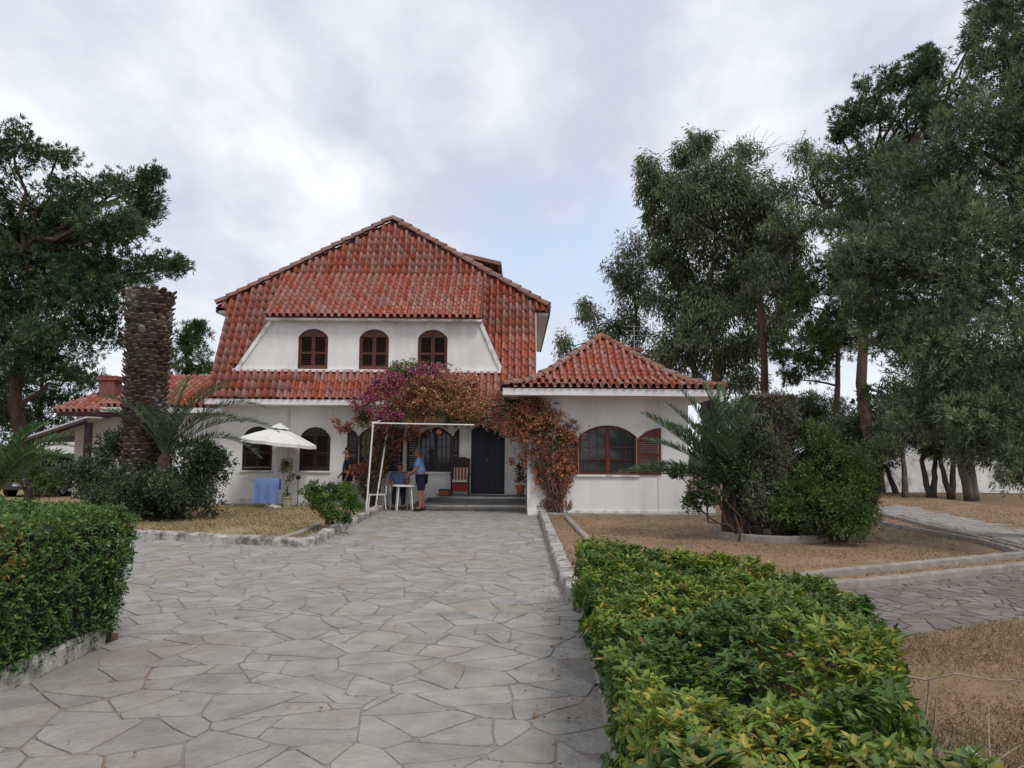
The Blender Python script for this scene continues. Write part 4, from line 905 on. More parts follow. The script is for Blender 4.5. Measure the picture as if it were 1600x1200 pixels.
# pines at the right
Y = 34
sp = pix([(1190, 540, 36, 30), (1230, 490, 34, 24), (1210, 580, 60, 20), (1180, 600, 40, 10), (1240, 575, 30, 14)], Y + 6, 1); sp = sp[:3]
c = at(1300, 660, Y); sp = pix([(1265, 560, 50, 40), (1300, 500, 55, 45), (1255, 470, 36, 30), (1340, 440, 60, 50), (1240, 590, 26, 14), (1215, 555, 18, 12), (1290, 430, 50, 36), (1270, 520, 60, 40), (1320, 540, 34, 26)], Y, 1.2)
pine(at(1296, 660, Y).x, Y, sp, None, 'leaning bare trunk pine with low dark sprays left of the ivy clad trunk', .19, dens=12, k=15, lean=(.7, 0), cols=[(.06, .10, .03), (.08, .125, .036), (.045, .075, .026)])
Y = 31
sp = pix([(1330, 190, 45, 35), (1380, 140, 45, 40), (1310, 210, 20, 16), (1430, 130, 50, 50), (1460, 95, 30, 26), (1350, 260, 60, 50), (1420, 220, 80, 60), (1515, 60, 16, 22), (1525, 95, 14, 20), (1370, 350, 80, 60), (1480, 170, 60, 60), (1390, 440, 80, 50), (1380, 175, 50, 30), (1445, 84, 14, 14), (1545, 25, 30, 40)], Y, 1.2)
t = pine(at(1340, 680, Y).x, Y, sp, None, 'tall pine with an ivy clad trunk whose crown climbs above the grey green tree', .30, lean=(1.2, 0), nh=12.5)
iv = [((at(1340, 680, Y).x + .05 * i, Y, .5 + i * .62), (.42, .42, .5)) for i in range(7)]
crown(t, iv, 55, 6, .12, .09, [(.03, .06, .02), (.04, .075, .025)], n=3, f=.6, name='ivy', spread=.04)
Y = 35
sp = pix([(1450, 330, 90, 80), (1500, 450, 80, 80), (1420, 500, 70, 50)], Y, 1.2)
pine(at(1372, 680, Y).x, Y, sp, None, 'straight reddish trunked pine just right of the ivy clad trunk', .26, dens=9, k=14, lean=(-1.0, 0), nh=12)
# big near grey-green tree (willow-like narrow leaves) on the right
OLV = [(.10, .145, .085), (.13, .18, .11), (.075, .115, .062), (.17, .21, .135), (.09, .15, .07)]
sp = pix([(1560, 60, 60, 70, 14), (1600, 160, 110, 100, 14), (1520, 230, 90, 70, 14.5), (1420, 290, 70, 60, 15), (1380, 400, 80, 70, 15), (1500, 380, 130, 100, 14), (1360, 455, 60, 48, 15), (1445, 530, 75, 60, 15), (1385, 520, 55, 42, 15), (1350, 495, 42, 30, 15.2), (1330, 400, 34, 34, 15.3), (1590, 240, 70, 60, 15.5), (1480, 300, 70, 50, 15.5), (1600, 320, 60, 60, 15.2), (1560, 600, 70, 50, 15.2), (1610, 560, 50, 60, 14), (1600, 660, 50, 50, 14.5), (1520, 540, 130, 90, 14), (1465, 630, 62, 50, 15), (1560, 660, 110, 70, 13.5), (1590, 720, 50, 40, 13), (1600, 745, 45, 26, 12.6), (1540, 700, 60, 40, 13.6), (1640, 400, 100, 220, 14), (1400, 250, 40, 30, 15.5), (1340, 420, 40, 40, 15.5), (1470, 640, 90, 50, 14.5), (1570, 0, 50, 60, 14), (1680, 100, 120, 200, 14)], 14.5, .4, 1.0)
t = tree_root('olive_tree', 10.6, 15.0, 'huge grey green tree with narrow leaves filling the right side of the view')
o, sub = crown(t, sp, 145, 12, .105, .022, OLV, n=22, f=.31, cov=1.05, fill=.85, rand=.6, up=.35, spread=.03, clumpvar=.22, jit=.25)
b = MB(); tp = limb(b, (10.8, 15.4, -.05), (10.6, 15.2, 8.5), .34, .10, 10, .08, 8); b.build('trunk', MT['greybark'], t, smooth=True)
lb = MB(); [limb(lb, min(tp, key=lambda p: abs(p.z - max(1.4, c[2] - 1.5))), c, .09, .03, 6, .12) for c, r in sp]; [limb(lb, min([q[0] for q in sp], key=lambda q: math.dist(q, c)), c, .022, .006, 4, .12, 3) for c, r in sub[::2]]; lb.build('limbs', MT['greybark'], t, kind='stuff')
# row of small trees before the boundary wall
DK = [(.06, .09, .045), (.08, .115, .055), (.045, .07, .035), (.10, .14, .07)]
def smalltree(specs, tr, label, Y, dens=20, k=8, ln=.16, wd=.04, cols=DK, r0=.14, group='small trees in front of the boundary wall'):
    a = at(tr[0][0], 700, Y); t = tree_root('small_tree', a.x, Y, label, group=group)
    sp = pix(specs, Y, .8, .9); o, sub = crown(t, sp, dens, k, ln, wd, cols, n=12, f=.34, rand=.8, up=.2, spread=.06)
    b = MB()
    for x0, x1, yy in tr: p = at(x0, 700, Y); p.z = 0; q = at(x1, yy, Y); limb(b, p, q, r0, r0 * .6, 8, .03, 6); limb(b, q, sp[0][0], r0 * .6, r0 * .2, 6, .1, 4)
    b.build('trunk', MT['greybark'], t, smooth=True)
    lb = MB(); [limb(lb, sp[0][0], c, .05, .02, 5, .12) for c, r in sp[1:]]; [limb(lb, min([q[0] for q in sp], key=lambda q: math.dist(q, c)), c, .02, .006, 4, .12, 3) for c, r in sub[::3]]; lb.build('limbs', MT['greybark'], t, kind='stuff'); return t
smalltree([(1400, 660, 50, 50), (1380, 700, 40, 24), (1420, 620, 50, 40)], [(1412, 1411, 715)], 'small dark tree with one straight dark trunk nearest the round shrub', 30)
smalltree([(1440, 650, 50, 50), (1455, 700, 35, 20), (1470, 600, 50, 50)], [(1450, 1440, 720), (1455, 1462, 715)], 'small dark tree with a clump of leaning trunks before the wall', 31)
smalltree([(1490, 640, 50, 60), (1480, 700, 40, 22), (1540, 600, 60, 60)], [(1482, 1470, 725), (1484, 1490, 715)], 'small tree with a forked slender trunk standing against the pale wall', 30.5)
smalltree([(1540, 640, 60, 60), (1520, 700, 40, 24), (1570, 610, 60, 60)], [(1512, 1500, 715), (1518, 1515, 715)], 'small tree with the thickest leaning twin trunk in front of the wall', 29.5, r0=.22)
smalltree([(1330, 690, 60, 40), (1350, 675, 50, 28), (1290, 685, 40, 30), (1370, 720, 40, 24)], [(1398, 1385, 730), (1375, 1370, 735)], 'wide low dark tree between the round shrub and the pine trunks', 33, dens=14)
for k_, (sp_, tr_, lb_, y_) in enumerate([
    ([(1140, 640, 34, 20), (1120, 655, 30, 20)], [(1130, 1130, 660)], 'thin bush seen between the wing corner and the young palm', 44),
    ([(1270, 640, 40, 30), (1250, 660, 40, 30), (1305, 650, 36, 34)], [(1275, 1275, 660)], 'olive green bush directly below the leaning pine trunk', 38),
    ([(1350, 668, 60, 26), (1410, 650, 60, 46)], [(1380, 1380, 660)], 'dense dark bush behind the ivy clad trunk', 40),
    ([(1500, 660, 90, 40), (1580, 660, 90, 50)], [(1530, 1530, 680)], 'dense dark bush overhanging the boundary wall', 38)]):
    smalltree(sp_, tr_, lb_, y_, dens=10, ln=.15, wd=.035, group='bushes along the back of the garden')
# boundary wall behind them
bw = thing('boundary_wall', (20, 35.5, 0), 'low pale rendered garden boundary wall behind the small trees', 'wall')
b = MB(); b.box(13.2, 40, 35.2, 35.45, 0, 2.3); b.build('wall_face', MT['trim'], bw)
b = MB(); b.box(13.15, 40.05, 35.15, 35.5, 2.303, 2.38); b.build('coping', MT['kerb2'], bw)
# far belt of scrub on the horizon
P = np.stack([rng.uniform(-95, 110, 16000), rng.uniform(60, 84, 16000), np.abs(rng.normal(0, 1.5, 16000))], 1); P[:, 2] = P[:, 2] * (0.7 + .6 * np.array([noise.noise(Vector((x * .08, 1, 3))) for x in P[:, 0]])) .clip(.1)
leaves('far_scrub', P, unit(rng.normal(size=P.shape) + [0, 0, .6]), rng.normal(size=P.shape), .7, .4, palette(len(P), DK), MT['leaf'], None)

# ------------------------------------------------------------------ palms
def frond(root, az, el0, el1, Lf, n=46, lw=.018, ll=.32, col=None, vee=.5, name='frond', parent=None, dry=0, rw=.02):
    """one arching leaf of a date palm: rachis and two rows of stiff leaflets"""
    col = col or [(.05, .10, .03), (.07, .13, .035), (.035, .075, .025)]
    root = Vector(root); pts = [root]; K = 14; h = Vector((math.cos(az), math.sin(az), 0))
    for i in range(K): t = i / (K - 1); el = el0 + (el1 - el0) * t ** 1.3; pts.append(pts[-1] + (h * math.cos(el) + Vector((0, 0, math.sin(el)))) * Lf / K)
    b = MB(); b.tube(pts, [rw * (1 - .85 * i / K) for i in range(K + 1)], 5); o = b.build(name, MT['slatw'] if dry else MT['frondstem'], parent)
    P, D, L_ = [], [], []
    for s_ in (-1, 1):
        for i in range(n):
            t = .12 + .88 * (i + .5) / n; q = t * K; j = min(int(q), K - 1); p = pts[j].lerp(pts[j + 1], q - j); d = (pts[j + 1] - pts[j]).normalized(); sd_ = d.cross(Vector((0, 0, 1))).normalized(); up_ = sd_.cross(d)
            P.append(tuple(p)); D.append(tuple((d * (.55 + .7 * t) + sd_ * s_ * .95 + up_ * (vee + rng.normal(0, .18)) + Vector(rng.normal(0, .08, 3))).normalized())); L_.append(ll * (math.sin(math.pi * min(1, .18 + t * .80)) ** .6) * rng.uniform(.85, 1.1))
    P = np.array(P); D = np.array(D); leaves('leaflets', P, D, np.cross(D, rng.normal(0, .3, P.shape) + np.array([h.y, -h.x, 0])), np.array(L_), lw, palette(len(P), col, .15), MT['frond'], o, fold=.1, curl=.10)
    return o
MT['frondstem'] = mat('green_rachis', (.12, .14, .05), (.09, .10, .04), 8, .6)
# headless date palm: a stump armoured with cut leaf bases
def stump(x, y, h, r, parent, rowh, ncol, sc=1.0, flare=.0, single=300, zb=0.0):
    b = MB(); pr = [(r * (1.0 + flare * math.exp(-z / .4)) * (.84 + .16 * (z / h) ** 2), z) for z in np.linspace(0, h, 14)] + [(0.02, h + .05)]
    b.lathe((x, y, zb), pr, 18); b.build('trunk', MT['palmbark'], parent, smooth=True)
    # one cut stub: a wedge with a pale oval cut face
    v = [(-.5, 0, -.25), (.5, 0, -.25), (.38, 0, .25), (-.38, 0, .25), (-.46, .8, -.02), (.46, .8, -.02), (.25, .95, .20), (0, 1.0, .26), (-.25, .95, .20), (0, .9, -.12)]
    f = [(0, 4, 9, 5, 1), (1, 5, 6, 2), (2, 6, 7, 8, 3), (3, 8, 4, 0), (4, 8, 7, 6, 5, 9)]
    me = bpy.data.meshes.new('leaf_base'); me.from_pydata(v, [], f); me.materials.append(MT['palmscale']); me.update()
    ms = []
    z = .1; row = 0
    while z < h:
        for i in range(ncol):
            a = 2 * math.pi * (i + (row % 2) * .5) / ncol + row * .05 + rng.normal(0, .02); rr = r * (.84 + .16 * (z / h) ** 2) * (1 + flare * math.exp(-z / .4)); tilt = R(rng.uniform(28, 52))
            wd = 2 * math.pi * rr / ncol * .98 * rng.uniform(.9, 1.1); lnn = .16 * sc * rng.uniform(.7, 1.25)
            m = Matrix.Translation((x + math.cos(a) * rr * .96, y + math.sin(a) * rr * .96, zb + z + rng.normal(0, .01))) @ Matrix.Rotation(a - math.pi / 2, 4, 'Z') @ Matrix.Rotation(tilt, 4, 'X') @ Matrix.Diagonal((wd, lnn, rowh * .75, 1)); ms.append(m)
        z += rowh; row += 1
    ms.sort(key=lambda m: (m.translation - CAMLOC).length)
    for m in ms[:single]:
        o = bpy.data.objects.new('leaf_base', me); COL.objects.link(o); o.parent = parent; q = m.copy(); q.translation = m.translation - WL[parent.name]; o.matrix_local = q; WL[o.name] = m.translation.copy()
    if ms[single:]:
        bb = MB()
        for m in ms[single:]: bb.add([m @ Vector(q) for q in v], f)
        bb.build('leaf_bases', MT['palmscale'], parent, kind='stuff')
c = gp(223, 820); ps = thing('palm_trunk', (c.x, 18.7, 0), 'tall headless date palm trunk armoured with cut leaf stubs left of the house', 'palm stump')
stump(at(223, 700, 18.7).x, 18.7, 5.55, .50, ps, .125, 17)
# young palm at its foot with arching leaves
yp = thing('young_palm', (at(255, 750, 18.2).x, 18.2, 0), 'young date palm arching over the dark bush beside the headless palm', 'palm')
o_ = at(258, 715, 18.2)
for az_, e0_, e1_, Lf in ((0.05, 62, -18, 2.9), (.25, 48, -30, 2.9), (-.35, 55, -25, 2.6), (.6, 75, 20, 2.4), (1.4, 85, 45, 2.2), (2.7, 75, 5, 2.3), (3.1, 60, -10, 2.3), (3.5, 70, 10, 2.2), (-.9, 60, -5, 2.2), (-1.6, 65, 10, 1.9), (.1, 80, 15, 2.5), (2.2, 65, 0, 2.0), (-.1, 35, -45, 2.6)):
    frond(o_, az_, R(e0_), R(e1_), Lf, col=[(.07, .11, .05), (.09, .14, .06), (.05, .085, .04)], parent=yp, n=56, ll=.36, lw=.024)
b = MB(); b.lathe((o_.x, o_.y, -.05), [(.22, 0), (.20, .5), (.16, o_.z + .05), (.02, o_.z + .2)], 12); b.build('trunk', MT['palmbark'], yp)
# palm at the left edge
lp = thing('young_palm', (at(-20, 800, 15).x, 15, 0), 'bright green palm cut off by the left edge above the clipped hedge', 'palm')
o_ = at(-8, 775, 15)
for az_, e0_, e1_, Lf in ((0.1, 70, -12, 1.9), (0, 50, 0, 1.7), (-.4, 62, -10, 1.8), (.5, 72, 5, 1.9), (1.2, 80, 20, 1.9), (.05, 85, 30, 1.7), (2.5, 75, 10, 1.8), (3.3, 65, 0, 1.8), (-1.3, 60, 0, 1.5), (-.1, 60, -25, 2.0), (-.2, 78, 25, 1.8)):
    frond(o_, az_, R(e0_), R(e1_), Lf, parent=lp, n=54, ll=.32, lw=.026, col=[(.07, .14, .035), (.10, .18, .05), (.05, .10, .03)])
b = MB(); b.lathe((o_.x, o_.y, -.05), [(.20, 0), (.18, .3), (.14, o_.z + .05), (.02, o_.z + .15)], 12); b.build('trunk', MT['palmbark'], lp)
# right group: covered stump in a ring, young palm, shrubs
rs = thing('palm_trunk', (5.05, 15.5, LZ), 'short thick headless palm stump wrapped in dry climber inside the round kerb', 'palm stump')
stump(at(1202, 700, 15.5).x, 15.5, 2.80, .50, rs, .10, 22, flare=.5, sc=.9, single=120, zb=LZ)
crown(rs, pix([(1200, 628, 38, 14, 15.3), (1202, 640, 40, 22, 15.0), (1170, 665, 14, 30, 15.2), (1225, 650, 18, 30, 15.2), (1200, 655, 42, 40, 15.3), (1185, 670, 24, 34, 15.0), (1190, 720, 45, 50, 15.1), (1215, 760, 50, 50, 15), (1170, 760, 30, 50, 15)], 15.3), 45, 10, .09, .018, [(.14, .165, .115), (.11, .15, .09), (.17, .175, .13)], n=8, f=.5, cov=1.7, rand=1.2, name='climber', spread=.05, fill=.9)
ring_pts = [(5.0 + 1.05 * math.cos(t), 15.35 + 1.0 * math.sin(t)) for t in np.linspace(math.pi * .95, math.pi * 2.2, 24)]
kerb('planting_ring', ring_pts, .10, .14, MT['kerb2'], LZ)
yp2 = thing('young_palm', (4.25, 15.1, LZ), 'young date palm with long stiff fronds reaching across the wing window', 'palm')
o_ = at(1142, 752, 15.1)
for az_, e0_, e1_, Lf in ((3.14, 8, -3, 2.3), (3.05, 20, -12, 2.0), (3.2, 42, 30, 2.2), (2.8, 60, 40, 2.0), (1.6, 78, 60, 2.1), (.2, 75, 60, 1.7), (-.5, 70, 40, 1.5), (3.5, 52, 20, 1.8), (-1.4, 72, 35, 1.8), (-1.9, 55, 10, 1.5), (2.2, 80, 62, 2.1), (3.9, 70, 30, 1.7), (0.6, 62, 45, 1.5), (-1.0, 85, 60, 1.8), (3.22, 12, -6, 2.2), (3.0, 48, 28, 2.1), (2.6, 35, 10, 2.0), (1.2, 70, 50, 1.9), (2.9, 70, 52, 2.1), (-2.4, 60, 20, 1.6), (-.8, 55, 20, 1.5)):
    frond(o_, az_, R(e0_), R(e1_), Lf, parent=yp2, n=60, ll=.34, lw=.028, col=[(.07, .125, .05), (.09, .155, .06), (.05, .09, .04)])
b = MB(); b.lathe((o_.x, o_.y, LZ - .05), [(.20, 0), (.20, .4), (.16, o_.z), (.02, o_.z + .15)], 12); b.build('trunk', MT['palmbark'], yp2)
def shrub(name, label, specs, Y, dens, k, ln, wd, cols, cat='shrub', base=None, n=8, f=.40, gloss='leaf', stems=7, clumpvar=.2, group=None, up=.15):
    sp = pix(specs, Y, .35, .95); bx, by = base if base else (np.mean([c[0] for c, r in sp]), np.mean([c[1] for c, r in sp]))
    for i, (c, r) in enumerate(sp): sp[i] = ((c[0], c[1], max(c[2], r[2] * .9 + .05)), r)
    t = thing(name, (bx, by, LZ), label, cat, group); o, sub = crown(t, sp, dens, k, ln, wd, cols, MT[gloss], n=n + 5, f=f * .92, cov=1.9, rand=.8, up=up, spread=.03, name='foliage', clumpvar=clumpvar)
    b = MB()
    for i in range(stems): a = (bx + rng.normal(0, .12), by + rng.normal(0, .1), 0); c = sp[i % len(sp)][0]; limb(b, a, c, .028, .010, 6, .1)
    b.build('stems', MT['bark'], t); lb = MB(); [limb(lb, min([q[0] for q in sp], key=lambda q: math.dist(q, c)), c, .015, .005, 4, .1, 3) for c, r in sub[::2]]; lb.build('twigs', MT['greybark'], t, kind='stuff'); return t
SH = [(.055, .10, .034), (.075, .13, .042), (.042, .075, .028), (.11, .165, .05)]
shrub('round_shrub', 'big round dark green shrub right of the palm stump on the dry lawn', [(1292, 765, 72, 76, 14.8), (1278, 708, 46, 36, 15), (1300, 720, 55, 50, 14.8), (1330, 780, 40, 50, 14.6), (1285, 800, 75, 45, 14.3), (1240, 800, 38, 32, 14.6), (1350, 740, 20, 20, 14.8), (1268, 675, 24, 24, 15.2)], 14.7, 330, 9, .062, .024, SH, base=(6.0, 14.7))
shrub('leafy_shrub', 'broad leaved shrub growing through the base of the young palm', [(1110, 770, 30, 22, 14.7), (1150, 740, 34, 30, 14.8), (1080, 785, 16, 18, 14.7), (1165, 690, 30, 34, 15), (1120, 740, 30, 24, 14.8), (1060, 740, 12, 10, 14.6), (1150, 790, 20, 20, 15), (1175, 730, 36, 60, 15.1)], 14.8, 140, 6, .085, .04, [(.045, .08, .03), (.03, .055, .022), (.07, .11, .04)], base=(4.35, 14.9))
shrub('laurel_bush', 'wide dark glossy bush hiding the foot of the headless palm', [(300, 740, 58, 52, 18.4), (240, 760, 80, 45, 18.3), (150, 745, 60, 40, 18.8), (330, 715, 26, 22, 18.4), (215, 700, 50, 30, 19.4), (290, 785, 50, 30, 18), (180, 775, 70, 26, 18.2), (170, 700, 30, 22, 19.4), (255, 690, 30, 20, 19.6), (250, 770, 50, 40, 17.4), (210, 780, 40, 30, 17.4)], 18.5, 150, 7, .085, .034, [(.042, .072, .032), (.030, .054, .024), (.06, .095, .042)], gloss='gloss')
shrub('low_shrub', 'low leafy shrub with a forked brown stem on the straw lawn by the driveway', [(500, 785, 26, 24, 15.6), (525, 770, 26, 16, 15.8), (490, 765, 18, 14, 15.6), (515, 800, 18, 12, 15.4), (540, 808, 13, 8, 15.7)], 15.6, 170, 7, .07, .034, [(.07, .13, .04), (.05, .095, .03), (.10, .16, .05)], base=tuple(gp(514, 822).xy), stems=5)
shrub('low_shrub', 'bright green shrub against the terrace just right of the forked low shrub', [(540, 775, 22, 18, 18.6), (550, 785, 16, 14, 18.4)], 18.5, 170, 7, .06, .03, [(.07, .15, .03), (.09, .17, .04), (.05, .11, .03)])
shrub('rosemary_bush', 'small dark bush at the foot of the left edge palm', [(75, 745, 30, 30, 21), (30, 735, 30, 26, 21)], 21, 60, 8, .08, .03, SH)

# bougainvillea arching over the porch
bv = thing('bougainvillea', (-2.2, 20.9, 0), 'huge bougainvillea in purple, orange and rust arching over the porch and door', 'climbing plant')
def bract(specs, cols, dens=250, k=8, n=8, f=.42, name='flowers', ln=.058, wd=.044): return crown(bv, pix(specs, 20.9, .25, .55), dens, k, ln, wd, cols, MT['petal'], n=n if n < 4 else 12, f=f * .85, cov=1.05, fill=.35, rand=1.1, up=.2, spread=.035, name=name, jit=.22, clumpvar=.18, tint=1.0 if name == 'leaves' else 1.25)
PUR = [(.30, .055, .21), (.33, .08, .25), (.20, .06, .10), (.27, .12, .10), (.08, .10, .04), (.25, .07, .15), (.08, .095, .045)]
ORG = [(.34, .19, .115), (.31, .15, .105), (.37, .23, .15), (.26, .12, .09), (.11, .125, .055), (.26, .09, .10), (.10, .11, .05)]
RUS = [(.20, .082, .065), (.25, .105, .08), (.16, .065, .05), (.28, .14, .095), (.08, .085, .04)]
GRN = [(.09, .125, .04), (.13, .15, .05), (.06, .09, .03)]
bract([(600, 620, 50, 35), (655, 590, 55, 28), (565, 635, 22, 12), (690, 588, 40, 22), (620, 590, 34, 20), (735, 595, 16, 14), (600, 650, 34, 18), (665, 575, 30, 10)], PUR, dens=115, name='purple_flowers')
bract([(700, 620, 90, 36), (780, 635, 90, 26), (640, 630, 50, 26), (840, 650, 50, 34), (730, 645, 60, 22), (870, 670, 30, 24), (690, 600, 60, 20), (660, 660, 30, 14)], ORG, dens=160, name='orange_flowers')
bract([(x, y, a, b_, 22.3) for x, y, a, b_ in ((605, 690, 28, 34), (588, 725, 22, 46), (612, 695, 16, 24), (578, 765, 12, 30), (645, 672, 20, 20), (560, 740, 18, 20), (600, 665, 34, 22))], RUS, dens=150, name='rust_flowers')
bract([(800, 660, 50, 24), (845, 680, 40, 36), (865, 760, 32, 44), (862, 725, 40, 40), (868, 780, 26, 30), (900, 690, 18, 24), (850, 700, 46, 44), (870, 750, 36, 40), (872, 790, 22, 24), (820, 670, 44, 26), (895, 660, 26, 14), (870, 720, 34, 30), (835, 640, 40, 22), (885, 680, 30, 18)], ORG + RUS[:2] + [(.28, .08, .12)], dens=150, name='mixed_flowers')
bract([(600, 640, 50, 36), (700, 610, 100, 36), (800, 645, 80, 26), (860, 700, 20, 30), (597, 700, 28, 46, 22.3), (640, 580, 40, 20), (575, 655, 26, 16), (568, 760, 16, 24, 22.3), (855, 720, 26, 30), (830, 660, 40, 20), (720, 650, 60, 20, 22.0), (800, 640, 60, 20, 22.0), (640, 640, 50, 20, 22.2)][3:], GRN, dens=90, name='leaves', ln=.06, wd=.034)
for pts in ([(880, 640), (905, 655), (920, 665), (930, 690)], [(560, 655), (545, 665), (535, 668)], [(525, 660), (540, 668), (533, 672)], [(815, 610), (822, 600), (820, 612)], [(800, 722), (815, 715), (830, 705)]):
    bract([(x, y, 7, 6) for x, y in pts], ORG if pts[0][0] > 600 and pts[0][0] != 800 else RUS, dens=260, n=2, name='flower_spray')
b = MB()
base1 = Vector((-4.1, 21.9, 0)); base2 = Vector((1.15, 20.45, 0))
for i in range(7): limb(b, base1 + Vector((rng.normal(-.05, .10), .5 + rng.normal(0, .06), 0)), at(588 + i * 7, 660 - i * 6, 20.9), .03, .012, 6, .1, 6); limb(b, base2 + Vector((rng.normal(0, .06), rng.normal(0, .04), 0)), at(870 - i * 10, 690 - i * 7, 20.7), .03, .012, 6, .1, 6)
for i in range(26): x = rng.uniform(590, 880); limb(b, at(x, 650, 20.9), at(x + rng.normal(0, 45), rng.uniform(590, 670), 20.9), .018, .006, 5, .15, 5)
b.build('stem', MT['bark'], bv)

# dry grass
def blades(name, fn, n, h, cols, m='straw', wd=.006):
    P = []
    while len(P) < n:
        x, y = fn()
        d = .5 + noise.noise(Vector((x * .8, y * .8, 2)))
        if rng.random() < d + .15: P.append((x, y, LZ))
    P = np.array(P); D = unit(rng.normal(0, .8, P.shape) + np.array([0, 0, .7])); D[:, 2] = np.abs(D[:, 2]); return leaves(name, P, D, rng.normal(size=P.shape), rng.uniform(.4, 1.2, n) * h, wd, palette(n, cols, .2), MT[m], None, fold=0)
def tri_in(poly, ymin, ymax, xmin, xmax):
    def f():
        while True:
            y = ymin + (ymax - ymin) * rng.random() ** 1.4; x = rng.uniform(xmin, xmax)
            if inpoly((x, y), poly) and abs(x) < y * .72: return x, y
    return f
STR = [(.34, .22, .11), (.26, .16, .075), (.40, .28, .15), (.20, .12, .06), (.12, .12, .04)]
g = blades('dry_grass', tri_in(rl, 8.8, 34, .7, 16), 45000, .055, [(.27, .18, .10), (.20, .13, .07), (.33, .23, .14), (.15, .085, .045), (.09, .09, .035)], wd=.008)
g = blades('dry_grass', tri_in(nl, 2.5, 10, 1.2, 8), 45000, .045, [(.30, .21, .13), (.25, .17, .10), (.36, .26, .17), (.17, .125, .07), (.14, .13, .06)], wd=.006)
g = blades('straw_grass', tri_in([(-3.8, 21.9), (-3.8, 13.8), (-7.2, 14.9), (-16, 17.3), (-16, 24), (-9, 24), (-9, 22.6), (-3.8, 22.6)], 13.8, 23.5, -14, -3.8), 32000, .085, [(.38, .29, .16), (.31, .23, .125), (.45, .36, .22), (.20, .15, .08), (.13, .14, .05)], wd=.010)
# fallen leaves on the driveway by the hedge
n = 260; y = rng.uniform(3, 12, n); x = np.where(rng.random(n) < .75, np.where(y < 9, .42, .52) - abs(rng.normal(0, .16, n)), rng.uniform(-3.4, .4, n)); P = np.stack([x, y, np.full(n, .028)], 1)
leaves('fallen_leaves', P, unit(rng.normal(size=(n, 3)) * [1, 1, .15]), rng.normal(0, .25, (n, 3)) + [0, 0, 1], rng.uniform(.02, .055, n), .02, palette(n, [(.20, .09, .04), (.30, .16, .08), (.35, .25, .14)]), MT['straw'], None)
n = 2600; q = tri_in(rl, 8.9, 30, .7, 14); P = np.array([(*q(), LZ + .012) for _ in range(n)])
leaves('lawn_litter', P, unit(rng.normal(size=(n, 3)) * [1, 1, .2]), rng.normal(0, .3, (n, 3)) + [0, 0, 1], rng.uniform(.03, .08, n), .03, palette(n, [(.16, .08, .045), (.26, .15, .08), (.34, .26, .16), (.10, .06, .035)], .25), MT['straw'], None)
n = 900; q = tri_in([(-3.9, 21.9), (-3.9, 14), (-16, 17.5), (-16, 22.5), (-9, 22.6)], 14, 22.6, -14, -3.9); P = np.array([(*q(), LZ + .03) for _ in range(n)])
leaves('lawn_litter', P, unit(rng.normal(size=(n, 3)) * [1, 1, .3]), rng.normal(0, .3, (n, 3)) + [0, 0, 1], rng.uniform(.03, .07, n), .03, palette(n, [(.16, .09, .045), (.26, .17, .08), (.10, .12, .04)], .25), MT['straw'], None)
#PART3
# ------------------------------------------------------------------ things on the terrace
# white pipe frame
pf = thing('pipe_frame', (-3.9, 21, 0), 'chipped white metal pipe frame standing in front of the bougainvillea', 'frame')
def pipe(name, a, c, r=.022): b = MB(); b.tube([a, c], r, 8); return b.build(name, MT['whitem'], pf, smooth=False)
f1 = gp(572, 803, .03); f2 = gp(586, 798, .03); t1 = at(583, 661, f1.y); t2 = at(608, 653, f2.y); t3 = at(741, 664, f1.y)
pipe('post', f1, t1); pipe('post', f2, t2); pipe('top_rail', t1, t3, .018); pipe('side_rail', t1, t2, .018)
b = MB(); b.tube([t1 - Vector((.03, 0, 0)), t1 + Vector((.04, 0, 0))], .032, 8); b.build('joint', MT['whitem'], pf)
# parasol
pa = thing('parasol', (at(426, 700, 22).x, 22, 0), 'off white garden parasol leaning slightly, open beside the left windows', 'parasol')
pb = at(426, 793, 22); pt = at(436, 664, 22.05)
b = MB(); b.tube([pb, pt], .02, 8); b.build('pole', MT['white'], pa)
b = MB(); b.lathe((pb.x, pb.y, .0), [(.24, .031), (.24, .08), (.06, .12), (.035, .22)], 14); b.build('base', MT['white'], pa)
hub = at(437, 668, 22.05); Rr = 1.12; tl = Matrix.Rotation(R(6), 3, 'Y'); v = [tuple(hub)]; nn = 24
for j, (fr, dz) in enumerate(((.25, -.07), (.6, -.21), (1.0, -.40))):
    for i in range(nn):
        a = 2 * math.pi * i / nn; sc_ = 1 - .05 * (1 if i % 3 else 0) * fr; sag = -.02 * (1 if i % 3 else 0) * fr; v.append(tuple(hub + tl @ Vector((Rr * fr * sc_ * math.cos(a), Rr * fr * sc_ * math.sin(a), dz + sag))))
for i in range(nn): a = 2 * math.pi * i / nn; v.append(tuple(Vector(v[1 + 2 * nn + i]) + Vector((0, 0, -.09))))
f = [(0, 1 + i, 1 + (i + 1) % nn) for i in range(nn)]
for j in range(3): f += [(1 + j * nn + i, 1 + (j + 1) * nn + i, 1 + (j + 1) * nn + (i + 1) % nn, 1 + j * nn + (i + 1) % nn) for i in range(nn)]
mk('canopy', v, f, MT['canvas'], pa)
v = [tuple(hub + Vector((0, 0, .13)))] + [tuple(hub + tl @ Vector((.30 * math.cos(2 * math.pi * i / 16), .30 * math.sin(2 * math.pi * i / 16), -.02 - .02 * (i % 2)))) for i in range(16)]
mk('vent_cap', v, [(0, 1 + i, 1 + (i + 1) % 16) for i in range(16)], MT['canvas'], pa)
for i in range(8):
    a = 2 * math.pi * i / 8; b = MB(); b.tube([hub + Vector((0, 0, -.05)), hub + tl @ Vector((Rr * .97 * math.cos(a), Rr * .97 * math.sin(a), -.42))], .007, 5); b.build('rib', MT['whitem'], pa)
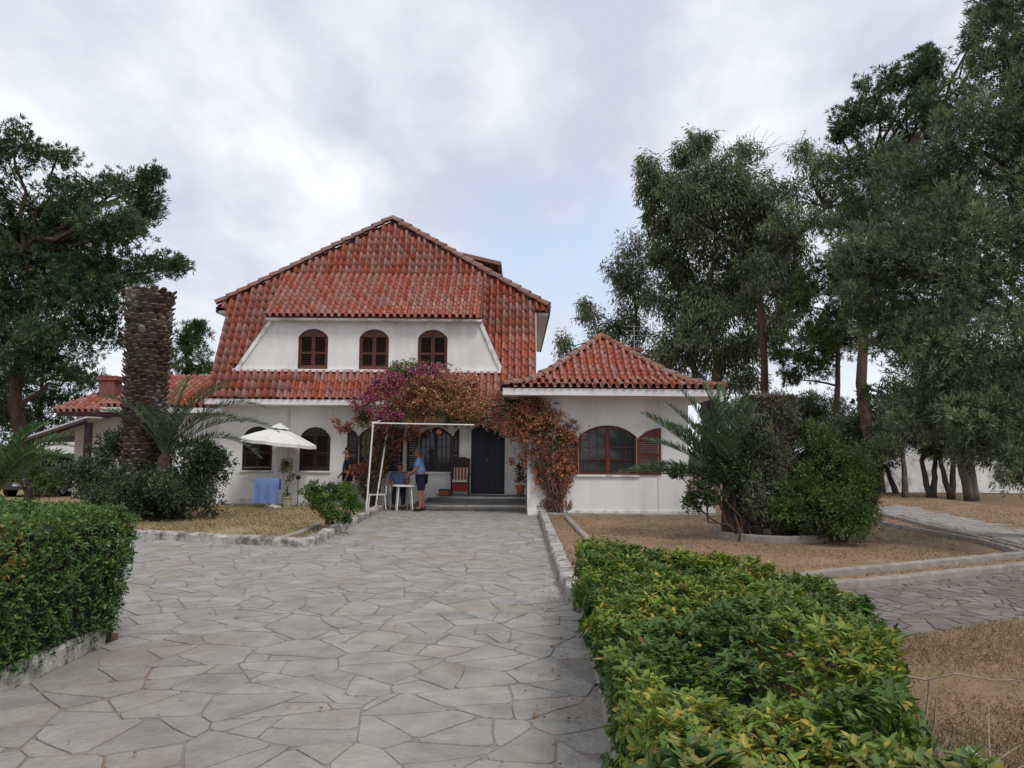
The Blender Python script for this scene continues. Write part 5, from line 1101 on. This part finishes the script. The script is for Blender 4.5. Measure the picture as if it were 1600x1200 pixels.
# clothes rack and towel
cr_ = thing('clothes_rack', (-7.3, 21.7, 0), 'folding metal clothes rack standing open below the parasol', 'clothes rack')
rx0, rx1, ry = at(380, 748, 21.7).x, at(440, 748, 21.7).x, 21.7; rz = at(400, 748, 21.7).z
b = MB()
for k_ in range(5): b.tube([(rx0, ry - .25 + k_ * .12, rz), (rx1, ry - .25 + k_ * .12, rz)], .006, 5)
b.tube([(rx0, ry - .27, rz), (rx0, ry + .25, rz)], .009, 5); b.tube([(rx1, ry - .27, rz), (rx1, ry + .25, rz)], .009, 5); b.build('rails', MT['metal'], cr_)
for x0, x1, yy in ((rx0 + .1, rx1 - .15, ry - .28), (rx1 - .1, rx0 + .15, ry - .26), (rx0 + .1, rx1 - .15, ry + .26), (rx1 - .1, rx0 + .15, ry + .24)): b = MB(); b.tube([(x0, yy, rz - .02), (x1, yy, .03)], .009, 6); b.build('leg', MT['metal'], cr_)
tw0, tw1 = at(398, 748, 21.42).x, at(437, 748, 21.42).x; v = []; nx_ = 14; zs_ = [(.20, -.3), (.10, -.03), (0, .02), (-.02, 0), (-.03, -.2), (-.035, -.45), (-.03, -.68)]
for (yy, zz_) in zs_:
    for i in range(nx_): x = tw0 + (tw1 - tw0) * i / (nx_ - 1); v.append((x, ry - .27 + yy + .018 * math.sin(i * 1.3) * (1 if zz_ < -.1 else .1), rz + .012 + zz_ + (.01 * math.sin(i) if zz_ < -.6 else 0)))
o = mk('towel', v, [(j * nx_ + i, j * nx_ + i + 1, (j + 1) * nx_ + i + 1, (j + 1) * nx_ + i) for j in range(len(zs_) - 1) for i in range(nx_ - 1)], MT['towel'], smooth=True); tag(o, 'light blue towel hanging over the folding clothes rack', 'towel')
# big pot with a thin plant
def pot(x, y, z, r, h, m, label, cat='plant pot', name='plant_pot'):
    t = thing(name, (x, y, z), label, cat); b = MB(); b.lathe((x, y, z), [(0.001, 0), (r * .68, 0), (r * .95, h * .88), (r * 1.08, h * .89), (r * 1.08, h), (r * .92, h), (r * .90, h * .9), (.001, h * .88)], 16); b.build('pot', m, t); return t
c = at(448, 790, 22.2); p1 = pot(c.x, 22.2, .03, .155, .32, MT['claypot'], 'pale round pot with a spindly bare stemmed plant below the meter box')
b = MB(); [limb(b, (c.x, 22.2, .3), at(448 + dx_, 728 + abs(dx_), 22.2), .012, .004, 5, .12) for dx_ in (-6, 0, 5)]; b.build('stem', MT['greybark'], p1)
crown(p1, pix([(448, 725, 7, 6, 22.2), (442, 735, 5, 5, 22.2), (455, 745, 5, 6, 22.2), (449, 773, 7, 5, 22.2)], 22.2), 0, 4, .07, .03, SH, n=3, f=.5, cov=.8, name='leaves')
c = at(466, 746, 22.4); t = thing('stake_lamp', (c.x, 22.4, .03), 'small black round lamp on a thin stake by the wall under the second window', 'lamp')
b = MB(); b.tube([(c.x, 22.4, .0), (c.x, 22.4, c.z)], .010, 6); b.build('stake', MT['black'], t); b = MB(); b.ell((c.x, 22.4, c.z), (.075, .075, .07)); b.build('globe', MT['black'], t)
# plastic furniture
tc_ = at(632, 760, 21.75); tb = thing('round_table', (tc_.x, 21.75, .03), 'small round white plastic table between the seated man and the standing man', 'table')
b = MB(); b.lathe((tc_.x, 21.75, .03), [(.001, .70), (.33, .70), (.345, .69), (.345, .665), (.30, .66), (.001, .66)], 24); b.build('table_top', MT['white'], tb)
for i in range(4): a = math.pi / 4 + i * math.pi / 2 + .25; b = MB(); b.tube([(tc_.x + .24 * math.cos(a), 21.75 + .24 * math.sin(a), .69), (tc_.x + .31 * math.cos(a), 21.75 + .31 * math.sin(a), .03)], [.022, .016], 7); b.build('leg', MT['white'], tb)
def pchair(x, y, rz_, label, m=MT['white'], slat=None):
    t = thing('garden_chair', (x, y, .03), label, 'chair', None); M_ = Matrix.Translation((x, y, .03)) @ Matrix.Rotation(rz_, 4, 'Z')
    def P_(*a): return tuple(M_ @ Vector(a))
    b = MB(); b.box(-.23, .23, -.22, .22, .40, .43, M_); b.build('seat', m, t)
    for sx in (-1, 1):
        for sy in (-1, 1): b = MB(); b.tube([P_(sx * .21, sy * .20, .40), P_(sx * .25, sy * .25, .0)], .018, 6); b.build('leg', m, t)
        b = MB(); b.tube([P_(sx * .25, -.20, .42), P_(sx * .26, -.22, .64), P_(sx * .25, .24, .66)], .018, 6); b.build('armrest', m, t)
        b = MB(); b.tube([P_(sx * .21, .21, .42), P_(sx * .20, .30, .88)], .018, 6); b.build('back_post', m, t)
    for i in range(5): b = MB(); b.tube([P_(-.15 + i * .075, .22, .43), P_(-.14 + i * .07, .30, .86)], .022, 4); b.build('back_slat', slat or m, t)
    b = MB(); b.tube([P_(-.21, .30, .88), P_(0, .31, .90), P_(.21, .30, .88)], .024, 6); b.build('top_rail', slat or m, t); return t
c = at(586, 790, 21.9); pchair(c.x, 22.0, R(20), 'white garden chair with a weathered slatted back behind the leaning pipe post', slat=MT['slatw'])
sx_ = at(624, 790, 22.35).x; pchair(sx_, 22.35, R(5), 'white plastic chair on which the seated man sits')
# rocking chair on the porch
PZ = .403
rk = thing('rocking_chair', (at(719, 770, 22.92).x, 22.85, PZ), 'dark wooden rocking chair with striped cushions beside the front door', 'rocking chair')
x_, y_ = at(719, 770, 22.85).x, 22.87
def rb(name, m, pts, r=.018, par=rk): b = MB(); b.tube([(x_ + p[0], y_ + p[1], PZ + p[2]) for p in pts], r, 6); return b.build(name, m, par)
for s_ in (-1, 1):
    rb('rocker', MT['wood'], [(s_ * .26, -.42, .06), (s_ * .26, -.2, .025), (s_ * .26, 0, .02), (s_ * .26, .2, .06)], .02)
    rb('leg', MT['wood'], [(s_ * .25, -.22, .03), (s_ * .25, -.24, .62)], .02); rb('leg', MT['wood'], [(s_ * .25, .10, .04), (s_ * .24, .12, .40)], .02)
    rb('armrest', MT['wood'], [(s_ * .27, -.30, .60), (s_ * .28, -.1, .62), (s_ * .25, .14, .63)], .026); rb('back_post', MT['wood'], [(s_ * .24, .10, .38), (s_ * .25, .2, 1.06)], .022)
for i in range(5): rb('spindle', MT['wood'], [(-.16 + i * .08, .11, .40), (-.16 + i * .08, .19, .98)], .010)
b = MB(); b.prism([(x_ - .27, PZ + .80), (x_ + .27, PZ + .80), (x_ + .25, PZ + 1.06), (x_ + .1, PZ + 1.11), (x_ - .1, PZ + 1.11), (x_ - .25, PZ + 1.06)], y_ + .12, y_ + .17); b.build('headrest', MT['wood'], rk)
b = MB(); b.box(x_ - .24, x_ + .24, y_ - .25, y_ + .12, PZ + .34, PZ + .38); b.build('seat', MT['wood'], rk)
b = MB(); b.box(x_ - .22, x_ + .22, y_ - .26, y_ + .10, PZ + .383, PZ + .45); b.build('seat_cushion', MT['stripe'], rk)
b = MB(); b.box(x_ - .22, x_ + .22, y_ - .245, y_ - .235, PZ + .12, PZ + .34); b.build('valance', MT['red'], rk)
bc = MB(); bc.box(x_ - .20, x_ + .20, y_ + .03, y_ + .09, PZ + .455, PZ + .80); bc = bc.build('back_cushion', MT['stripe'], rk)
for i in range(4): b = MB(); b.box(x_ - .165 + i * .095, x_ - .125 + i * .095, y_ + .018, y_ + .027, PZ + .457, PZ + .798); b.build('stripe', MT['red'], bc)
c = at(695, 770, 22.8); t = thing('low_box', (c.x, 22.8, PZ), 'small reddish brown box on the porch left of the rocking chair', 'box')
b = MB(); b.box(c.x - .17, c.x + .14, 22.7, 22.95, PZ, PZ + .13); b.build('case', MT['terracotta'], t); b = MB(); b.box(c.x - .185, c.x + .155, 22.685, 22.965, PZ + .133, PZ + .16); b.build('lid', MT['wood'], t)
# pot on a stand by the wing corner
c = at(814, 780, 22.3); px0 = min(c.x, .10); st = thing('plant_stand', (px0, 22.3, .303), 'thin black iron stand holding the terracotta pot on the steps', 'plant stand')
for i in range(3): a = i * 2.1 + .5; b = MB(); b.tube([(px0 + .09 * math.cos(a), 22.3 + .09 * math.sin(a), .46), (px0 + .12 * math.cos(a), 22.3 + .12 * math.sin(a), .303)], .008, 5); b.build('leg', MT['black'], st)
b = MB(); b.lathe((px0, 22.3, .45), [(.12, 0), (.12, .012), (.001, .012)], 14); b.build('ring', MT['black'], st)
p2 = pot(px0, 22.3, .465, .14, .26, MT['terracotta'], 'terracotta pot with dark reddish foliage on the steps beside the wing corner')
crown(p2, [((px0, 22.3, .95), (.16, .16, .22)), ((px0 - .03, 22.3, 1.2), (.08, .08, .16))], 0, 5, .08, .035, [(.07, .04, .03), (.05, .06, .03), (.10, .05, .035)], n=5, f=.5, cov=1.5, name='leaves')
for k_, (a_, b_, lb_) in enumerate(((837, 737, 'upper small clay pot hung on the wing corner under the bougainvillea'), (840, 753, 'lower small clay pot hung on the wing corner near the vine stems'))):
    c = at(a_, b_, WY - .12); p3 = pot(c.x, WY - .14, c.z - .08, .085, .15, MT['terracotta'], lb_); crown(p3, [((c.x, WY - .14, c.z + .12), (.12, .10, .08))], 0, 4, .06, .03, GRN, n=3, f=.6, cov=1.4, name='leaves')
# aerial
c = at(991, 560, 24.6); ae = thing('roof_aerial', (c.x, 24.6, 4.0), 'thin television aerial above the rear of the hipped wing roof', 'aerial')
b = MB(); b.tube([(c.x, 24.6, 4.1), (c.x, 24.6, at(991, 506, 24.6).z)], .014, 6); b.build('mast', MT['metal'], ae)
for k_, py_ in enumerate((510, 517, 524, 532)): z_ = at(991, py_, 24.6).z; w_ = .34 - .03 * k_; b = MB(); b.tube([(c.x - w_, 24.6, z_), (c.x + w_, 24.6, z_ - .01)], .007, 5); b.build('element', MT['metal'], ae)
# car shelter and car at the left
cs = thing('car_shelter', (-16, 26, 0), 'dark open car shelter with a pale sloping roof at the far left of the house', 'shelter')
ra, rb_, = at(52, 683, 24.6), at(140, 651, 24.6)
q = [Vector((ra.x - .6, 24.4, ra.z - .15)), Vector((rb_.x, 24.4, rb_.z)), Vector((rb_.x - .2, 29.4, rb_.z + .1)), Vector((ra.x - .8, 29.4, ra.z - .05))]
slab('roof_sheet', q, .05, MT['steelroof'], cs)
b = MB(); b.tube([q[0] - Vector((0, 0, .16)), q[1] - Vector((0, 0, .16))], .08, 6); b.build('beam', MT['shutdark'], cs)
for px_ in (50, 137): x = at(px_, 700, 24.6).x; b = MB(); b.box(x - .09, x + .09, 24.5, 24.68, 0, 2.1 if px_ < 100 else 2.5); b.build('post', MT['wood'], cs)
b = MB(); b.box(-18.6, -15.1, 29.3, 29.45, 0, 2.1); b.build('rear_wall', MT['wall'], cs)
car = thing('parked_car', (at(88, 760, 27).x, 27, 0), 'dark car parked under the pale roofed shelter', 'car'); cx_ = at(84, 760, 27).x
prf = [(-.88, .30), (.88, .30), (.90, .75), (.82, .98), (.66, 1.02), (.55, 1.44), (.4, 1.50), (-.4, 1.50), (-.55, 1.44), (-.66, 1.02), (-.82, .98), (-.90, .75)]
b = MB(); b.prism([(cx_ + x, z) for x, z in prf[:5] + prf[9:]], 25.2, 29.0); b.build('body', MT['carm'], car)
v = []
for yy, sc_ in ((26.0, 1.0), (26.7, .86), (28.0, .86), (28.6, 1.0)):
    zt_ = 1.022 if sc_ == 1.0 else 1.48
    v += [(cx_ - .66 * sc_, yy, zt_), (cx_ + .66 * sc_, yy, zt_)]
b = MB(); b.add(v, [(0, 1, 3, 2), (2, 3, 5, 4), (4, 5, 7, 6), (0, 2, 4, 6), (1, 7, 5, 3)]); b.build('windows', MT['glass'], car)
for sx in (-1, 1):
    for yy in (26.0, 28.3): b = MB(); b.tube([(cx_ + sx * .78, yy, .31), (cx_ + sx * .92, yy, .31)], .31, 14); wv = b.build('wheel', MT['rubber'], car); b = MB(); b.tube([(cx_ + sx * .922, yy, .31), (cx_ + sx * .935, yy, .31)], .18, 10); b.build('rim', MT['metal'], wv)
    b = MB(); b.ell((cx_ + sx * .62, 25.2, .72), (.16, .04, .08)); b.build('headlight', MT['white'], car)
b = MB(); b.box(cx_ - .5, cx_ + .5, 25.17, 25.197, .62, .66); b.build('grille_strip', MT['metal'], car)
b = MB(); b.box(cx_ - .26, cx_ + .26, 25.16, 25.19, .42, .53); b.build('number_plate', MT['white'], car)

# ------------------------------------------------------------------ people
def skin_geo(V, E, Rd, root=0, lv=2):
    me = bpy.data.meshes.new('tmp'); me.from_pydata(V, E, []); o = bpy.data.objects.new('tmp', me); COL.objects.link(o)
    sk = o.modifiers.new('s', 'SKIN'); sk.use_smooth_shade = True
    for i, r_ in enumerate(Rd): me.skin_vertices[0].data[i].radius = (r_, r_) if not isinstance(r_, tuple) else r_
    me.skin_vertices[0].data[root].use_root = True; ss = o.modifiers.new('u', 'SUBSURF'); ss.levels = lv; ss.render_levels = lv
    dg = bpy.context.evaluated_depsgraph_get(); dg.update(); m2 = bpy.data.meshes.new_from_object(o.evaluated_get(dg))
    v = [tuple(q.co) for q in m2.vertices]; f = [tuple(p.vertices) for p in m2.polygons]; bpy.data.objects.remove(o); bpy.data.meshes.remove(m2); return v, f
def chain(J, links): 
    names = list(J); V = [J[n][0] for n in names]; E = [(names.index(a), names.index(b)) for a, b in links]; return V, E, [J[n][1] for n in names]
def person(loc, yaw, J, label, shirt, pants, sleeve=.5, shorts=False, belly=0, hair='hair'):
    t = thing('person', loc, label, 'person'); M_ = Matrix.Translation(loc) @ Matrix.Rotation(yaw, 4, 'Z')
    TR = lambda V: [tuple(M_ @ Vector(p)) for p in V]
    links = [('pelvis', 'spine'), ('spine', 'chest'), ('chest', 'neck'), ('neck', 'jaw'), ('jaw', 'head'), ('head', 'crown')]
    for s_ in 'LR': links += [('chest', 'sh' + s_), ('sh' + s_, 'el' + s_), ('el' + s_, 'wr' + s_), ('wr' + s_, 'pa' + s_), ('pelvis', 'hip' + s_), ('hip' + s_, 'kn' + s_), ('kn' + s_, 'an' + s_), ('an' + s_, 'toe' + s_)]
    v, f = skin_geo(*chain(J, links)); mb = MB(); mb.add(TR(v), f)
    hd = Vector(J['head'][0]); fw = Vector(J['face'][0]).normalized() if 'face' in J else Vector((1, 0, 0)); sd_ = Vector((0, 0, 1)).cross(fw).normalized()
    mb.add(TR(MB().tube([hd + fw * .08 + Vector((0, 0, .015)), hd + fw * .115 + Vector((0, 0, -.025)), hd + fw * .085 + Vector((0, 0, -.035))], [.010, .017, .012], 6).v), MB().tube([(0, 0, 0), (1, 0, 0), (2, 0, 0)], [.01, .017, .012], 6).f)
    for s_ in (-1, 1): e_ = MB().ell(hd + sd_ * s_ * .085 + Vector((0, 0, -.01)), (.022, .018, .032), 8, 5); mb.add(TR(e_.v), e_.f)
    for s_ in 'LR':      # palm with five bent fingers
        w0 = Vector(J['wr' + s_][0]); p0 = Vector(J['pa' + s_][0]); d = (p0 - w0).normalized(); si = d.cross(Vector((0, 0, 1)) if abs(d.z) < .8 else Vector((1, 0, 0))).normalized(); dn_ = d.cross(si).normalized()
        if dn_.z > 0: dn_ = -dn_
        for k, (o_, L_) in enumerate(((-.030, .065), (-.010, .075), (.010, .070), (.029, .055))):
            a = p0 + si * o_ * .9; g = MB().tube([a - d * .02, a + d * L_ * .5, a + d * L_ * .8 + dn_ * .02, a + d * L_ * .9 + dn_ * .045], [.010, .0095, .0085, .007], 6); mb.add(TR(g.v), g.f)
        a = w0.lerp(p0, .45) + si * (-.032); g = MB().tube([a, a - si * .028 + d * .03, a - si * .03 + d * .06 + dn_ * .015], [.012, .010, .008], 6); mb.add(TR(g.v), g.f)
    body = mb.build('body', MT['skin'], t, smooth=True)
    # eyes, mouth, brows
    for s_ in (-1, 1): e_ = MB().ell(hd + fw * .082 + sd_ * s_ * .032 + Vector((0, 0, .012)), (.010, .010, .007), 8, 5); mk('eye', TR(e_.v), e_.f, MT['darkhair'], body)
    e_ = MB().tube([hd + fw * .083 + sd_ * -.025 + Vector((0, 0, -.055)), hd + fw * .09 + Vector((0, 0, -.055)), hd + fw * .083 + sd_ * .025 + Vector((0, 0, -.055))], .005, 5); mk('mouth', TR(e_.v), e_.f, MT['red'], body)
    # hair: cap over the crown and the back of the head
    hv, hf = ellipsoid(hd + Vector((0, 0, .032)) - fw * .014, (.098, .092, .092), 14, 10); kp = [i for i, p in enumerate(hv) if (Vector(p) - hd).dot(fw) < .045 and (p[2] > hd.z + .02 or ((Vector(p) - hd).dot(fw) < -.01 and p[2] > hd.z - .05))]
    ks = set(kp); mp_ = {k: i for i, k in enumerate(kp)}; mk('hair', TR([hv[k] for k in kp]), [tuple(mp_[i] for i in q) for q in hf if all(i in ks for i in q)], MT[hair], t, smooth=True)
    # shirt
    Jc = {k: (J[k][0], (J[k][1] + g)) for k, g in (('pelvis', .022), ('spine', .03 + belly), ('chest', .03))}
    lk = [('pelvis', 'spine'), ('spine', 'chest')]
    Jc['nk'] = (tuple(Vector(J['chest'][0]).lerp(Vector(J['neck'][0]), .55)), .075); lk.append(('chest', 'nk'))
    for s_ in 'LR':
        Jc['sh' + s_] = (J['sh' + s_][0], J['sh' + s_][1] + .02); e_ = Vector(J['sh' + s_][0]).lerp(Vector(J['el' + s_][0]), sleeve * 1.6); Jc['sl' + s_] = (tuple(e_), J['el' + s_][1] + .026); lk += [('chest', 'sh' + s_), ('sh' + s_, 'sl' + s_)]
    v, f = skin_geo(*chain(Jc, lk)); mk('shirt', TR(v), f, MT[shirt], t, smooth=True)
    Jp = {'pelvis': (tuple(Vector(J['pelvis'][0]) + Vector((0, 0, -.0))), J['pelvis'][1] + .016)}; lk = []
    for s_ in 'LR':
        Jp['hip' + s_] = (J['hip' + s_][0], J['hip' + s_][1] + .024); lk.append(('pelvis', 'hip' + s_))
        if shorts: e_ = Vector(J['hip' + s_][0]).lerp(Vector(J['kn' + s_][0]), .95); Jp['hem' + s_] = (tuple(e_), J['kn' + s_][1] + .035); lk.append(('hip' + s_, 'hem' + s_))
        else: Jp['kn' + s_] = (J['kn' + s_][0], J['kn' + s_][1] + .022); e_ = Vector(J['kn' + s_][0]).lerp(Vector(J['an' + s_][0]), .93); Jp['hem' + s_] = (tuple(e_), J['an' + s_][1] + .028); lk += [('hip' + s_, 'kn' + s_), ('kn' + s_, 'hem' + s_)]
    v, f = skin_geo(*chain(Jp, lk)); mk('shorts' if shorts else 'trousers', TR(v), f, MT[pants], t, smooth=True)
    for s_ in 'LR': a = Vector(J['an' + s_][0]); c_ = Vector(J['toe' + s_][0]); d = (c_ - a); d.z = 0; d.normalize(); e_ = MB().tube([a + Vector((0, 0, -.035)) - d * .05, a + Vector((0, 0, -.04)) + d * .03, c_ + Vector((0, 0, 0)) , c_ + d * .06 + Vector((0, 0, -.012))], [.04, .046, .042, .02], 8); mk('shoe', TR(e_.v), e_.f, MT['shoe'], t, smooth=True)
    return t
def standing(aL, aR, lean=0.0, look=0.0, belly=.0):
    l = lean; J = dict(pelvis=((0, 0, .95), .125), spine=((.02 + l * .4 + belly, 0, 1.13), .13), chest=((l * .8, 0, 1.32), .135), neck=((.01 + l * 1.1, 0, 1.47), .055), jaw=((.04 + l * 1.25, 0, 1.545), .062), head=((.045 + l * 1.35, 0, 1.62), .088), crown=((.03 + l * 1.4, 0, 1.68), .068))
    J['face'] = ((math.cos(look), math.sin(look), -.15), 0)
    for s_, y, A in (('L', 1, aL), ('R', -1, aR)):
        J['sh' + s_] = ((l * .8, y * .175, 1.41), .058); J['el' + s_] = (A[0], .043); J['wr' + s_] = (A[1], .028); J['pa' + s_] = (A[2], .032)
        J['hip' + s_] = ((0, y * .085, .90), .095); J['kn' + s_] = ((.02, y * .10, .50), .058); J['an' + s_] = ((-.02 + y * .03, y * .10, .085), .036); J['toe' + s_] = ((.12 + y * .03, y * .11, .035), .032)
    return J
J = standing([(.10 + .02, .22, 1.15), (.34, .17, 1.00), (.42, .14, .97)], [(.12, -.22, 1.14), (.36, -.14, .96), (.44, -.11, .92)], lean=.07, belly=.04)
del_ = J
c = at(658, 790, 21.6); J = {k: (v[0], v[1] * 1.12) for k, v in J.items()}
person((c.x, 21.62, .03), R(178), J, 'standing man in light blue shirt and navy shorts leaning over the white table', 'shirtb', 'navy', .5, True, .02)
c = at(541, 790, 22.5); J = standing([(-.04, .25, 1.13), (.06, .27, .88), (.10, .27, .80)], [(-.02, -.24, 1.14), (.16, -.20, .95), (.22, -.16, .90)], look=.3)
person((c.x, 22.55, .03), R(200), J, 'man in dark t-shirt standing behind the shrubs under the red vine', 'shirtd', 'navy', .45, False, 0, 'darkhair')
J = dict(pelvis=((0, 0, .53), .13), spine=((.02, 0, .70), .135), chest=((.02, 0, .90), .14), neck=((.04, 0, 1.05), .056), jaw=((.07, 0, 1.12), .062), head=((.08, 0, 1.19), .088), crown=((.065, 0, 1.25), .068), face=((1, -.1, -.3), 0))
for s_, y in (('L', 1), ('R', -1)):
    J['sh' + s_] = ((.02, y * .18, .99), .06); J['el' + s_] = ((.10, y * .27, .75), .045); J['wr' + s_] = ((.30, y * .14, .70), .03); J['pa' + s_] = ((.36, y * .09, .715), .032)
    J['hip' + s_] = ((.02, y * .09, .50), .095); J['kn' + s_] = ((.40, y * .13, .50), .06); J['an' + s_] = ((.36, y * .13, .085), .037); J['toe' + s_] = ((.50, y * .14, .035), .033)
person((sx_, 22.33, .03), R(-85), J, 'seated man in grey blue shirt behind the round white table', 'shirtg', 'navy', .5, False, .01)
tot = {}
for o in bpy.data.objects:
    if o.type == 'MESH': k_ = o.parent.name if o.parent else o.name; tot[k_] = tot.get(k_, 0) + sum(p.loop_total - 2 for p in o.data.polygons) if len(o.data.polygons) < 3000 else tot.get(k_, 0) + len(o.data.polygons) * (o.data.polygons[0].loop_total - 2)
print('TRIS', sum(tot.values()), sorted(tot.items(), key=lambda t: -t[1])[:26])
